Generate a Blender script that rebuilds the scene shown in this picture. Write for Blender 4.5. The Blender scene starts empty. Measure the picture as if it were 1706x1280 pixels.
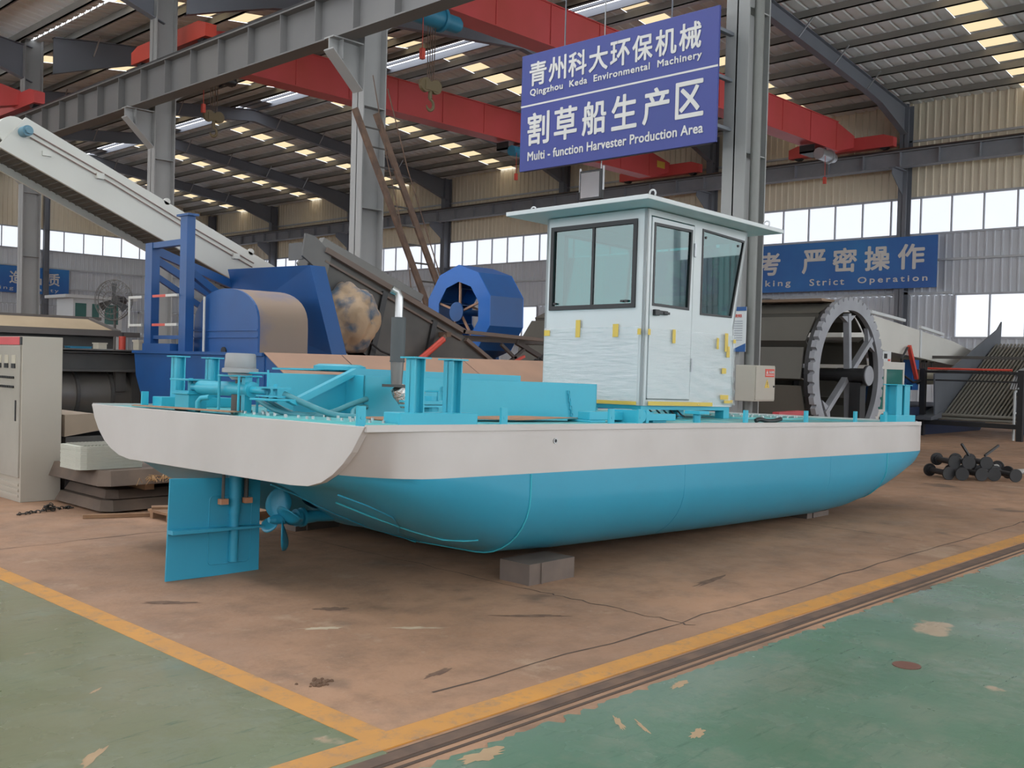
import bpy, bmesh, math, random
from mathutils import Vector, Matrix
random.seed(7)
C = bpy.context.scene.collection
PI = math.pi
sc = bpy.context.scene

# ---------------------------------------------------------------- camera
F = 1691.0
ax = Vector((2480 - 853, 650 - 640, F)).normalized()
ay = Vector((-905 - 853, 561 - 640, F)); ay = (ay - ax * ay.dot(ax)).normalized()
az = ax.cross(ay)
# columns of the camera axes in world space
right = Vector((ax.x, ay.x, az.x)); down = Vector((ax.y, ay.y, az.y)); fwd = Vector((ax.z, ay.z, az.z))
cam = bpy.data.cameras.new('camera'); cam.sensor_width = 36; cam.lens = F / 1706 * 36; cam.clip_end = 400
camo = bpy.data.objects.new('camera', cam); C.objects.link(camo)
up = -down; back = -fwd
camo.matrix_world = Matrix(((right.x, up.x, back.x, 0), (right.y, up.y, back.y, 0), (right.z, up.z, back.z, 1.6), (0, 0, 0, 1)))
sc.camera = camo

# ---------------------------------------------------------------- world, sun, exposure
w = bpy.data.worlds.new('sky'); sc.world = w; w.use_nodes = True
bg = w.node_tree.nodes['Background']; bg.inputs[0].default_value = (0.93, 0.96, 1.0, 1); bg.inputs[1].default_value = 4.4
sc.view_settings.view_transform = 'Standard'; sc.view_settings.look = 'None'
sc.view_settings.exposure = -0.22; sc.view_settings.gamma = 1.0; sc.view_settings.use_curve_mapping = False
sc.cycles.use_denoising = True
sc.cycles.max_bounces = 7; sc.cycles.diffuse_bounces = 4; sc.cycles.transparent_max_bounces = 12

# ---------------------------------------------------------------- materials
_m = {}
def mat(name, col, rough=0.6, metal=0.0, col2=None, scale=3.0, amt=0.5, bump=0.0, bscale=None, lo=0.35, hi=0.7, spec=0.5):
    if name in _m: return _m[name]
    m = bpy.data.materials.new(name); m.use_nodes = True; _m[name] = m
    nt = m.node_tree; b = nt.nodes['Principled BSDF']
    b.inputs['Roughness'].default_value = rough; b.inputs['Metallic'].default_value = metal
    b.inputs['Specular IOR Level'].default_value = spec
    if col2 is None: col2 = tuple(c * 0.8 for c in col)
    tc = nt.nodes.new('ShaderNodeTexCoord'); n = nt.nodes.new('ShaderNodeTexNoise')
    n.inputs['Scale'].default_value = scale; n.inputs['Detail'].default_value = 5
    nt.links.new(tc.outputs['Object'], n.inputs['Vector'])
    r = nt.nodes.new('ShaderNodeMapRange'); r.inputs[1].default_value = lo; r.inputs[2].default_value = hi; r.inputs[4].default_value = amt
    nt.links.new(n.outputs[0], r.inputs[0])
    x = nt.nodes.new('ShaderNodeMix'); x.data_type = 'RGBA'
    x.inputs[6].default_value = (*col, 1); x.inputs[7].default_value = (*col2, 1)
    nt.links.new(r.outputs[0], x.inputs[0]); nt.links.new(x.outputs[2], b.inputs['Base Color'])
    if bump:
        n2 = nt.nodes.new('ShaderNodeTexNoise'); n2.inputs['Scale'].default_value = bscale or scale * 6; n2.inputs['Detail'].default_value = 4
        nt.links.new(tc.outputs['Object'], n2.inputs['Vector'])
        bp = nt.nodes.new('ShaderNodeBump'); bp.inputs['Strength'].default_value = bump; bp.inputs['Distance'].default_value = 0.02
        nt.links.new(n2.outputs[0], bp.inputs['Height']); nt.links.new(bp.outputs[0], b.inputs['Normal'])
    return m
def pane_mat(name, tint, clear, rough=0.03):
    if name in _m: return _m[name]
    m = bpy.data.materials.new(name); m.use_nodes = True; _m[name] = m
    nt = m.node_tree; nt.nodes.remove(nt.nodes['Principled BSDF'])
    out = nt.nodes['Material Output']; t = nt.nodes.new('ShaderNodeBsdfTransparent'); g = nt.nodes.new('ShaderNodeBsdfGlossy')
    t.inputs[0].default_value = (*tint, 1); g.inputs['Roughness'].default_value = rough; g.inputs[0].default_value = (0.9, 0.95, 0.95, 1)
    x = nt.nodes.new('ShaderNodeMixShader'); x.inputs[0].default_value = 1 - clear
    nt.links.new(t.outputs[0], x.inputs[1]); nt.links.new(g.outputs[0], x.inputs[2]); nt.links.new(x.outputs[0], out.inputs[0])
    return m
def translucent(name, col):
    m = bpy.data.materials.new(name); m.use_nodes = True; _m[name] = m
    nt = m.node_tree; nt.nodes.remove(nt.nodes['Principled BSDF'])
    t = nt.nodes.new('ShaderNodeBsdfTranslucent'); t.inputs[0].default_value = (*col, 1)
    nt.links.new(t.outputs[0], nt.nodes['Material Output'].inputs[0]); return m

TEAL = mat('teal_paint', (0.04, 0.42, 0.56), 0.38, col2=(0.035, 0.37, 0.51), scale=2, amt=0.5, bump=0.04, bscale=3)
TEAL_GLARE = mat('teal_with_glare', (0.12, 0.50, 0.52), 0.3, col2=(0.2, 0.52, 0.5), scale=1.5, amt=0.6)  # deck teal made paler: glare is put into the base colour
HULLB = mat('hull_blue_paint', (0.03, 0.31, 0.47), 0.34, col2=(0.028, 0.27, 0.41), scale=1.2, amt=0.6, bump=0.05, bscale=1.5)
WHITE = mat('hull_white_paint', (0.60, 0.56, 0.545), 0.4, col2=(0.50, 0.455, 0.43), scale=1.0, amt=0.7, bump=0.03, bscale=2)
CABW = mat('cabin_white', (0.60, 0.62, 0.63), 0.35, col2=(0.54, 0.56, 0.57), scale=1.2, amt=0.5)
BLUE = mat('machine_blue', (0.010, 0.085, 0.28), 0.45, col2=(0.014, 0.065, 0.20), scale=1.5, amt=0.7)
DUST = mat('dusty_blue', (0.29, 0.21, 0.16), 0.8, col2=(0.10, 0.13, 0.25), scale=1.3, amt=0.9, lo=0.5, hi=0.75)
TAN = mat('dusty_deck', (0.42, 0.25, 0.17), 0.85, col2=(0.34, 0.21, 0.15), scale=1.5, amt=0.8)
BLACK = mat('black_paint', (0.018, 0.018, 0.02), 0.45, col2=(0.03, 0.03, 0.032), scale=3)
DGREY = mat('dark_grey_steel', (0.065, 0.062, 0.06), 0.55, col2=(0.11, 0.10, 0.09), scale=2, amt=0.8)
MGREY = mat('grey_column_paint', (0.31, 0.31, 0.305), 0.55, col2=(0.25, 0.25, 0.25), scale=0.7, amt=0.7)
GBEAM = mat('grey_beam_paint', (0.16, 0.155, 0.15), 0.6, col2=(0.12, 0.12, 0.125), scale=0.5, amt=0.7)
RAFT = mat('rafter_grey', (0.17, 0.18, 0.21), 0.6, col2=(0.14, 0.15, 0.175), scale=0.5)
PURL = mat('purlin_grey', (0.22, 0.215, 0.20), 0.7, col2=(0.28, 0.26, 0.24), scale=0.6)
SHEET = mat('roof_sheet_grey', (0.80, 0.82, 0.83), 0.6, col2=(0.68, 0.70, 0.71), scale=0.6, amt=0.8)
RUST = mat('rusty_rail', (0.10, 0.065, 0.05), 0.8, col2=(0.20, 0.12, 0.08), scale=6, amt=0.8)
RED = mat('crane_red', (0.62, 0.085, 0.09), 0.45, col2=(0.52, 0.075, 0.06), scale=0.8, amt=0.8)
REDO = mat('crane_orange_red', (0.62, 0.075, 0.045), 0.45, col2=(0.5, 0.05, 0.04), scale=1)
STEEL = mat('bare_steel', (0.45, 0.46, 0.48), 0.35, 0.7, col2=(0.35, 0.35, 0.37), scale=4)
CHROME = mat('bright_steel', (0.5, 0.5, 0.5), 0.3, 0.9)
FOIL = mat('crumpled_foil', (0.8, 0.79, 0.77), 0.25, 0.85, col2=(0.5, 0.30, 0.2), scale=22, amt=0.7, bump=1.0, bscale=45)
BEIGE = mat('cabinet_beige', (0.46, 0.42, 0.36), 0.45, col2=(0.40, 0.36, 0.30), scale=1.2, amt=0.7)
SIGNB = mat('sign_blue', (0.038, 0.05, 0.25), 0.5, col2=(0.034, 0.058, 0.22), scale=0.8)
BANB = mat('banner_blue', (0.02, 0.09, 0.36), 0.5, col2=(0.025, 0.20, 0.52), scale=0.25, amt=0.9)
SIGNW = mat('sign_lettering', (0.60, 0.59, 0.57), 0.5, col2=(0.66, 0.65, 0.63), scale=2)
YEL = mat('yellow_tape', (0.72, 0.50, 0.08), 0.5, col2=(0.65, 0.42, 0.1), scale=8)
BUFF = mat('buff_white_paint', (0.60, 0.59, 0.55), 0.45, col2=(0.52, 0.50, 0.46), scale=1)
CREAM = mat('cream_board', (0.55, 0.50, 0.40), 0.6)
TARP = mat('tarp_tan', (0.40, 0.28, 0.18), 0.8, col2=(0.07, 0.11, 0.16), scale=3.2, amt=0.95, lo=0.46, hi=0.62, bump=0.8, bscale=5)
CARD = mat('cardboard_brown', (0.40, 0.22, 0.13), 0.9, col2=(0.25, 0.13, 0.08), scale=5)
WOOD = mat('rough_wood', (0.34, 0.20, 0.11), 0.85, col2=(0.22, 0.12, 0.07), scale=7, amt=0.8)
STRAW = mat('straw', (0.55, 0.33, 0.16), 0.9)
RUBBER = mat('black_rubber', (0.02, 0.02, 0.022), 0.5)
HOSET = mat('painted_hose', (0.06, 0.25, 0.30), 0.45, col2=(0.07, 0.33, 0.38), scale=8)
GUARD = mat('grey_mesh', (0.23, 0.23, 0.22), 0.5)
MOTOR = mat('motor_grey', (0.36, 0.36, 0.37), 0.45)
HOISTB = mat('hoist_blue', (0.03, 0.22, 0.36), 0.45)
GREEN_GLASS = pane_mat('tinted_glass', (0.22, 0.54, 0.53), 0.92, 0.02)
CLEAR = pane_mat('window_pane', (0.54, 0.545, 0.56), 0.96, 0.1)
FRP = translucent('skylight_panel_sheet', (0.30, 0.23, 0.135))

# ---------------------------------------------------------------- mesh building
class MB:
    def __init__(s): s.v = []; s.f = []; s.mi = []; s.cm = 0
    def m(s, i): s.cm = i; return s
    def add(s, vs, fs, T=None):
        o = len(s.v)
        for p in vs: s.v.append(tuple(T @ Vector(p)) if T else tuple(p))
        for q in fs: s.f.append(tuple(i + o for i in q)); s.mi.append(s.cm)
        return s
    def bx(s, x0, x1, y0, y1, z0, z1, T=None):
        vs = [(x, y, z) for x in (x0, x1) for y in (y0, y1) for z in (z0, z1)]
        return s.add(vs, [(0, 1, 3, 2), (4, 6, 7, 5), (0, 4, 5, 1), (2, 3, 7, 6), (0, 2, 6, 4), (1, 5, 7, 3)], T)
    def bar(s, a, b, wd, hg, upv=(0, 0, 1)):
        a = Vector(a); b = Vector(b); d = (b - a); L = d.length; d.normalize(); u = Vector(upv)
        sd = d.cross(u)
        if sd.length < 1e-4: sd = d.cross(Vector((1, 0, 0)))
        sd.normalize(); u = sd.cross(d)
        T = Matrix.Translation(a) @ Matrix((d, sd, u)).transposed().to_4x4()
        return s.bx(0, L, -wd / 2, wd / 2, -hg / 2, hg / 2, T)
    def cyl(s, a, b, r0, r1=None, n=16, cap=True):
        a = Vector(a); b = Vector(b); r1 = r0 if r1 is None else r1
        q = (b - a).to_track_quat('Z', 'Y'); o = len(s.v)
        vs = []
        for p, r in ((a, r0), (b, r1)):
            for i in range(n):
                t = 2 * PI * i / n; vs.append(p + q @ Vector((r * math.cos(t), r * math.sin(t), 0)))
        fs = [(i, (i + 1) % n, n + (i + 1) % n, n + i) for i in range(n)]
        if cap: fs += [tuple(range(n - 1, -1, -1)), tuple(range(n, 2 * n))]
        return s.add(vs, fs)
    def tube(s, path, r, n=8, cap=True, closed=False):
        P = [Vector(p) for p in path]; k = len(P); vs = []; nrm = None
        for i, p in enumerate(P):
            if closed: d = P[(i + 1) % k] - P[i - 1]
            else: d = P[min(i + 1, k - 1)] - P[max(i - 1, 0)]
            d.normalize()
            if nrm is None: nrm = d.orthogonal().normalized()
            else: nrm = (nrm - d * nrm.dot(d)).normalized()
            bn = d.cross(nrm); rr = r[i] if isinstance(r, (list, tuple)) else r
            for j in range(n):
                t = 2 * PI * j / n; vs.append(p + nrm * (rr * math.cos(t)) + bn * (rr * math.sin(t)))
        fs = []
        for i in range(k if closed else k - 1):
            a = i * n; b = ((i + 1) % k) * n
            for j in range(n): fs.append((a + j, a + (j + 1) % n, b + (j + 1) % n, b + j))
        if cap and not closed: fs += [tuple(range(n - 1, -1, -1)), tuple(range((k - 1) * n, k * n))]
        return s.add(vs, fs)
    def prism(s, poly, axis, a, b):
        # poly in the plane across the axis: axis x -> (y,z); y -> (x,z); z -> (x,y)
        def P(p, t): return {'x': (t, p[0], p[1]), 'y': (p[0], t, p[1]), 'z': (p[0], p[1], t)}[axis]
        n = len(poly); vs = [P(p, a) for p in poly] + [P(p, b) for p in poly]
        fs = [(i, (i + 1) % n, n + (i + 1) % n, n + i) for i in range(n)] + [tuple(range(n - 1, -1, -1)), tuple(range(n, 2 * n))]
        return s.add(vs, fs)
    def ring(s, ctr, axis, ro, ri, a, b, n=32, a0=0, a1=2 * PI, rofn=None):
        vs = []; full = abs(a1 - a0 - 2 * PI) < 1e-6; k = n if full else n + 1
        for t in (a, b):
            for kk in (0, 1):
                for i in range(k):
                    g = a0 + (a1 - a0) * i / n; r = (rofn(i) if rofn else ro) if kk == 0 else ri
                    c, q = r * math.cos(g), r * math.sin(g)
                    vs.append({'x': (ctr[0] + t, ctr[1] + c, ctr[2] + q), 'y': (ctr[0] + c, ctr[1] + t, ctr[2] + q), 'z': (ctr[0] + c, ctr[1] + q, ctr[2] + t)}[axis])
        fs = []
        for i in range(k if full else n):
            j = (i + 1) % k
            fs += [(i, j, 2 * k + j, 2 * k + i), (k + i, 3 * k + i, 3 * k + j, k + j), (i, k + i, k + j, j), (2 * k + i, 2 * k + j, 3 * k + j, 3 * k + i)]
        if not full:
            for i in (0, k - 1): fs.append((i, 2 * k + i, 3 * k + i, k + i))
        return s.add(vs, fs)
    def lathe(s, ctr, prof, n=24, axis='z'):
        vs = []; k = len(prof)
        for (r, h) in prof:
            for i in range(n):
                g = 2 * PI * i / n; c, q = r * math.cos(g), r * math.sin(g)
                vs.append({'z': (ctr[0] + c, ctr[1] + q, ctr[2] + h), 'x': (ctr[0] + h, ctr[1] + c, ctr[2] + q), 'y': (ctr[0] + c, ctr[1] + h, ctr[2] + q)}[axis])
        fs = []
        for a in range(k - 1):
            for i in range(n): fs.append((a * n + i, a * n + (i + 1) % n, (a + 1) * n + (i + 1) % n, (a + 1) * n + i))
        fs += [tuple(range(n - 1, -1, -1)), tuple(range((k - 1) * n, k * n))]
        return s.add(vs, fs)
    def ib(s, x, y, z, L, axis, hh, fw, tf=0.03, tw=0.02):
        # I section with bottom at z, centred on x or y, running along axis from x/y by L
        if axis == 'y':
            s.bx(x - fw / 2, x + fw / 2, y, y + L, z, z + tf); s.bx(x - fw / 2, x + fw / 2, y, y + L, z + hh - tf, z + hh); s.bx(x - tw / 2, x + tw / 2, y, y + L, z + tf, z + hh - tf)
        else:
            s.bx(x, x + L, y - fw / 2, y + fw / 2, z, z + tf); s.bx(x, x + L, y - fw / 2, y + fw / 2, z + hh - tf, z + hh); s.bx(x, x + L, y - tw / 2, y + tw / 2, z + tf, z + hh - tf)
        return s
    def done(s, name, mats, parent=None, smooth=False, bevel=0, M=None):
        me = bpy.data.meshes.new(name); me.from_pydata(s.v, [], s.f)
        if not isinstance(mats, (list, tuple)): mats = [mats]
        for q in mats: me.materials.append(q)
        if len(mats) > 1:
            for p, i in zip(me.polygons, s.mi): p.material_index = i
        bm = bmesh.new(); bm.from_mesh(me); bmesh.ops.recalc_face_normals(bm, faces=bm.faces); bm.to_mesh(me); bm.free()
        o = bpy.data.objects.new(name, me); C.objects.link(o)
        if smooth:
            for p in me.polygons: p.use_smooth = True
            bm = bmesh.new(); bm.from_mesh(me)
            for e in bm.edges:
                if len(e.link_faces) == 2 and e.calc_face_angle(0) > math.radians(38): e.smooth = False
            bm.to_mesh(me); bm.free()
        if bevel:
            b = o.modifiers.new('bevel', 'BEVEL'); b.width = bevel; b.segments = 2; b.limit_method = 'ANGLE'; b.angle_limit = math.radians(50)
        if parent: o.parent = parent
        if M is not None: o.matrix_local = M
        return o
def tag(o, label=None, cat=None, group=None, kind=None):
    if label: o['label'] = label
    if cat: o['category'] = cat
    if group: o['group'] = group
    if kind: o['kind'] = kind
    return o
def empty(name, label, cat, loc=(0, 0, 0), group=None, M=None):
    o = bpy.data.objects.new(name, None); C.objects.link(o)
    if M is not None: o.matrix_world = M
    else: o.location = loc
    o.empty_display_size = 0.2
    return tag(o, label, cat, group)
def dup(root, loc=None, label=None):
    r = root.copy(); C.objects.link(r)
    if loc is not None: r.location = loc
    if label: r['label'] = label
    for ch in list(root.children):
        c = ch.copy(); C.objects.link(c); c.parent = r
        for g in list(ch.children):
            d = g.copy(); C.objects.link(d); d.parent = c
    return r
def text(name, s, mt, parent, org, ux, uy, w, h, bold=0.0, depth=0.004, space=1.0):
    """lettering fitted to the rectangle of width w and height h at org (lower left), ux = reading direction, uy = up"""
    cu = bpy.data.curves.new(name, 'FONT'); cu.body = s; cu.size = 1; cu.space_character = space; cu.extrude = 0.01; cu.resolution_u = 3
    t = bpy.data.objects.new(name, cu); C.objects.link(t)
    bpy.context.view_layer.update()
    me = bpy.data.meshes.new_from_object(t.evaluated_get(bpy.context.evaluated_depsgraph_get()))
    bpy.data.objects.remove(t); bpy.data.curves.remove(cu)
    xs = [v.co.x for v in me.vertices]; ys = [v.co.y for v in me.vertices]
    x0, x1, y0, y1 = min(xs), max(xs), min(ys), max(ys)
    ux = Vector(ux); uy = Vector(uy); uz = ux.cross(uy); org = Vector(org)
    for v in me.vertices:
        a = (v.co.x - x0) / (x1 - x0) * w; b = (v.co.y - y0) / (y1 - y0) * h; c = v.co.z / 0.02 * depth
        v.co = org + ux * a + uy * b + uz * (c + depth)
    if bold:      # heavier strokes: the glyph drawn again at small offsets
        co = [v.co.copy() for v in me.vertices]; fc = [tuple(p.vertices) for p in me.polygons]; V = []; Fc = []
        for i, (dx, dy) in enumerate(((0, 0), (1, 0), (-1, 0), (0, 1), (0, -1), (.7, .7), (-.7, -.7), (.7, -.7), (-.7, .7))):
            k = len(V); V += [c_ + ux * (dx * bold * h) + uy * (dy * bold * h) + uz * (.0004 * i) for c_ in co]; Fc += [tuple(j + k for j in f) for f in fc]
        me = bpy.data.meshes.new(name); me.from_pydata(V, [], Fc)
    me.materials.clear(); me.materials.append(mt)
    o = bpy.data.objects.new(name, me); C.objects.link(o); o.parent = parent
    return o
# ================================================================ SETTING
XR = 13.8                     # column row
XW = 40.3                     # back wall
YW = 71.0                     # left wall
ROWY = [8.41, 17.83, 27.28, 36.8, 46.3, 55.8, 65.3]
FRY = [8.0, 17.0, 26.0, 35.0, 44.1, 53.1, 62.2]
RIDX = 27.0
def zroof(x): return 12.4 + 0.12 * (XW - x) if x > RIDX else 12.4 + 0.12 * (x - XR) + 0.03 if x > XR else 12.4 + 0.12 * (XR - abs(x))

# floor with cast slabs, stains and cracks
m = bpy.data.materials.new('concrete_floor'); m.use_nodes = True; nt = m.node_tree; b = nt.nodes['Principled BSDF']
def N(t, **k):
    n = nt.nodes.new(t)
    for a, v in k.items(): setattr(n, a, v)
    return n
tc = N('ShaderNodeTexCoord')
def noise(sc_, det=6, vec=None, rough=0.5):
    n = N('ShaderNodeTexNoise'); n.inputs['Scale'].default_value = sc_; n.inputs['Detail'].default_value = det; n.inputs['Roughness'].default_value = rough
    nt.links.new(vec or tc.outputs['Object'], n.inputs['Vector']); return n.outputs[0]
def rng(i, a, b_, c=0, d=1):
    r = N('ShaderNodeMapRange'); r.inputs[1].default_value = a; r.inputs[2].default_value = b_; r.inputs[3].default_value = c; r.inputs[4].default_value = d
    nt.links.new(i, r.inputs[0]); return r.outputs[0]
def mix(f, c1, c2):
    x = N('ShaderNodeMix'); x.data_type = 'RGBA'; nt.links.new(f, x.inputs[0])
    for i, c in ((6, c1), (7, c2)):
        if isinstance(c, tuple): x.inputs[i].default_value = (*c, 1)
        else: nt.links.new(c, x.inputs[i])
    return x.outputs[2]
c = mix(rng(noise(0.45), 0.35, 0.65), (0.42, 0.24, 0.145), (0.30, 0.175, 0.11))
c = mix(rng(noise(2.2, 10, rough=0.75), 0.45, 0.7, 0, 0.8), c, (0.19, 0.115, 0.075))
c = mix(rng(noise(0.9, 9, rough=0.7), 0.60, 0.66, 0, 0.35), c, (0.50, 0.36, 0.25))
c = mix(rng(noise(9, 8, rough=0.8), 0.58, 0.7, 0, 0.6), c, (0.42, 0.31, 0.23))
c = mix(rng(noise(1.1, 3), 0.66, 0.72, 0, 0.6), c, (0.10, 0.07, 0.05))
nt.links.new(c, b.inputs['Base Color']); nt.links.new(rng(noise(3), 0.3, 0.7, 0.6, 0.9), b.inputs['Roughness'])
bp = N('ShaderNodeBump'); bp.inputs['Strength'].default_value = 0.25; bp.inputs['Distance'].default_value = 0.01
nt.links.new(noise(30), bp.inputs['Height']); nt.links.new(bp.outputs[0], b.inputs['Normal'])
CONC = m
m = bpy.data.materials.new('green_floor_paint'); m.use_nodes = True; nt = m.node_tree; b = nt.nodes['Principled BSDF']
tc = N('ShaderNodeTexCoord')
c = mix(rng(noise(0.5), 0.35, 0.65), (0.085, 0.185, 0.115), (0.13, 0.20, 0.145))
c = mix(rng(noise(2.0, 10, rough=0.75), 0.48, 0.72, 0, 0.8), c, (0.21, 0.24, 0.18))
mp = N('ShaderNodeMapping'); mp.inputs['Scale'].default_value = (1.0, 6.0, 1.0); mp.inputs['Rotation'].default_value = (0, 0, 0.5); nt.links.new(tc.outputs['Object'], mp.inputs[0])
c = mix(rng(noise(3.5, 9, mp.outputs[0], 0.75), 0.56, 0.68, 0, 0.7), c, (0.04, 0.11, 0.07))
c = mix(rng(noise(14, 10, mp.outputs[0], 0.8), 0.60, 0.68, 0, 0.45), c, (0.33, 0.31, 0.25))
c = mix(rng(noise(1.3, 6), 0.68, 0.70, 0, 0.9), c, (0.42, 0.31, 0.21))
nt.links.new(c, b.inputs['Base Color']); nt.links.new(rng(noise(1.4), 0.3, 0.7, 0.14, 0.36), b.inputs['Roughness'])
bp = N('ShaderNodeBump'); bp.inputs['Strength'].default_value = 0.35; bp.inputs['Distance'].default_value = 0.01
nt.links.new(noise(9), bp.inputs['Height']); nt.links.new(bp.outputs[0], b.inputs['Normal'])
GREEN = m
m = bpy.data.materials.new('yellow_floor_paint'); m.use_nodes = True; nt = m.node_tree; b = nt.nodes['Principled BSDF']
tc = N('ShaderNodeTexCoord')
c = mix(rng(noise(3), 0.35, 0.65), (0.60, 0.27, 0.045), (0.50, 0.235, 0.055))
c = mix(rng(noise(7, 9, rough=0.8), 0.50, 0.66, 0, 0.9), c, (0.30, 0.19, 0.11))
nt.links.new(c, b.inputs['Base Color']); b.inputs['Roughness'].default_value = 0.5
LINE = m

f = MB().bx(-16, XW + 0.4, -16, YW + 0.4, -0.2, 0).done('floor', CONC); tag(f, kind='structure')
SLABM = mat('slab_joint_dark', (0.09, 0.06, 0.045), 0.9)
J = MB()
def crack(a, b, wd, seed):
    r = random.Random(seed); n = 26; P = []
    for i in range(n + 1):
        t = i / n; P.append((a[0] + (b[0] - a[0]) * t + r.uniform(-.025, .025), a[1] + (b[1] - a[1]) * t + r.uniform(-.025, .025), wd * r.uniform(0.35, 1)))
    for p, q in zip(P, P[1:]):
        d = Vector((q[0] - p[0], q[1] - p[1], 0)).normalized(); nx, ny = -d.y, d.x
        J.add([(p[0] - nx * p[2], p[1] - ny * p[2], .0015), (p[0] + nx * p[2], p[1] + ny * p[2], .0015), (q[0] + nx * q[2], q[1] + ny * q[2], .0015), (q[0] - nx * q[2], q[1] - ny * q[2], .0015)], [(0, 1, 2, 3)])
crack((3.3, 3.62), (12, 3.66), .010, 1); crack((5.35, 3.5), (5.3, 4.9), .008, 2); crack((5.3, 4.9), (5.25, 11), .006, 12)
crack((9.8, 3.5), (10.1, 10), .007, 3); crack((15, 3.4), (15.2, 12), .012, 4); crack((12, 3.66), (30, 3.7), .016, 5); crack((20, 3.4), (20.3, 9), .014, 6)
crack((2.9, 8.6), (8, 8.7), .007, 7); crack((11.5, 7.4), (30, 7.7), .012, 8)
tag(J.done('trim_2', SLABM), kind='structure')
G = MB(); G.bx(-16, 2.635, 3.16, YW, 0, 0.004); GREENL = GREEN.copy(); GREENL.name = 'green_floor_paint_worn'
for l_ in [q for q in GREENL.node_tree.nodes if q.type == 'MIX']:
    if abs(l_.inputs[6].default_value[1] - .185) < .01: l_.inputs[6].default_value = (0.165, 0.195, 0.11, 1); l_.inputs[7].default_value = (0.21, 0.20, 0.125, 1)
tag(G.done('trim_3', GREENL), kind='structure')
# ragged edge of the painted aisle beside the rail
r = random.Random(5); pts = []; x = -16.0
while x < 40:
    pts.append((x, 2.995 - abs(r.gauss(0, .018)) - (0.04 if r.random() < .06 else 0))); x += 0.035 if x > 2 and x < 11 else 0.3
pts += [(40, -16), (-16, -16)]
top = [(p[0], p[1], .004) for p in pts]
G = MB(); n_ = len(pts)
for i in range(n_ - 3):
    a, b2 = pts[i], pts[i + 1]; G.add([(a[0], a[1], .004), (b2[0], b2[1], .004), (b2[0], -16, .004), (a[0], -16, .004)], [(0, 1, 2, 3)])
tag(G.done('trim_4', GREEN), kind='structure')
tag(MB().bx(2.635, 2.78, 3.22, YW, 0, .006).done('trim_5', LINE), kind='structure')
tag(MB().bx(-16, XW, 3.215, 3.37, 0, .0065).done('trim_6', LINE), kind='structure')
# flush rail in its slot
R = MB(); R.bx(-16, XW, 3.105, 3.175, 0, .006); R.m(1).bx(-16, XW, 3.085, 3.105, 0.0, .003); R.m(1).bx(-16, XW, 3.175, 3.19, 0.0, .003); R.m(1).bx(-16, XW, 3.03, 3.05, 0.0, .003)
o = R.done('floor_rail', [RUST, SLABM]); tag(o, 'rusty steel rail set flush in the floor beside the yellow line', 'rail')

# corrugated walls -------------------------------------------------
WALLU = mat('wall_sheet_beige', (0.78, 0.70, 0.55), 0.6, col2=(0.70, 0.63, 0.51), scale=0.3, amt=0.8)
WALLL = mat('wall_sheet_grey', (0.60, 0.63, 0.68), 0.6, col2=(0.52, 0.54, 0.59), scale=0.3, amt=0.8)
def sheet(along, a0, a1, zs, pos, sgn, mi, mb, pitch=0.3):
    """ribbed sheeting: flat pans with raised trapezoid ribs towards the room; along = 'x' or 'y'"""
    n = int((a1 - a0) / pitch); pr = []
    for i in range(n + 1):
        s0 = a0 + i * pitch
        for d, h in ((0, 0), (.20, 0), (.225, .035), (.275, .035)): 
            if s0 + d <= a1: pr.append((s0 + d, h))
    pr.append((a1, 0)); vs = []
    for (t, h) in pr:
        for z in zs:
            p = pos + sgn * h; vs.append((p, t, z) if along == 'y' else (t, p, z))
    mb.m(mi); mb.add(vs, [(2 * i, 2 * i + 1, 2 * i + 3, 2 * i + 2) for i in range(len(pr) - 1)])
def wall(name, along, a0, a1, pos, sgn, wz, lowers, lz, top):
    mb = MB()
    sheet(along, a0, a1, (wz[1], top), pos, sgn, 0, mb)
    sheet(along, a0, a1, (lz[1], wz[0]), pos, sgn, 1, mb)
    prev = a0
    for (s, e) in lowers: sheet(along, prev, s, (lz[0], lz[1]), pos, sgn, 1, mb); prev = e
    sheet(along, prev, a1, (lz[0], lz[1]), pos, sgn, 1, mb)
    sheet(along, a0, a1, (0, lz[0]), pos, sgn, 1, mb)
    o = mb.done(name, [WALLU, WALLL]); tag(o, kind='structure'); return o
wb = wall('wall_back', 'y', -16, YW, XW, -1, (7.2, 8.62), [(9.9, 15.0), (37.0, 40.4), (46, 51)], (3.1, 4.75), 12.6)
wl = wall('wall_left', 'x', -14, XW, YW, -1, (8.52, 9.9), [(12, 20)], (3.1, 4.75), 15.2)
FRAME = mat('window_frame_grey', (0.45, 0.47, 0.52), 0.5)
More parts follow.
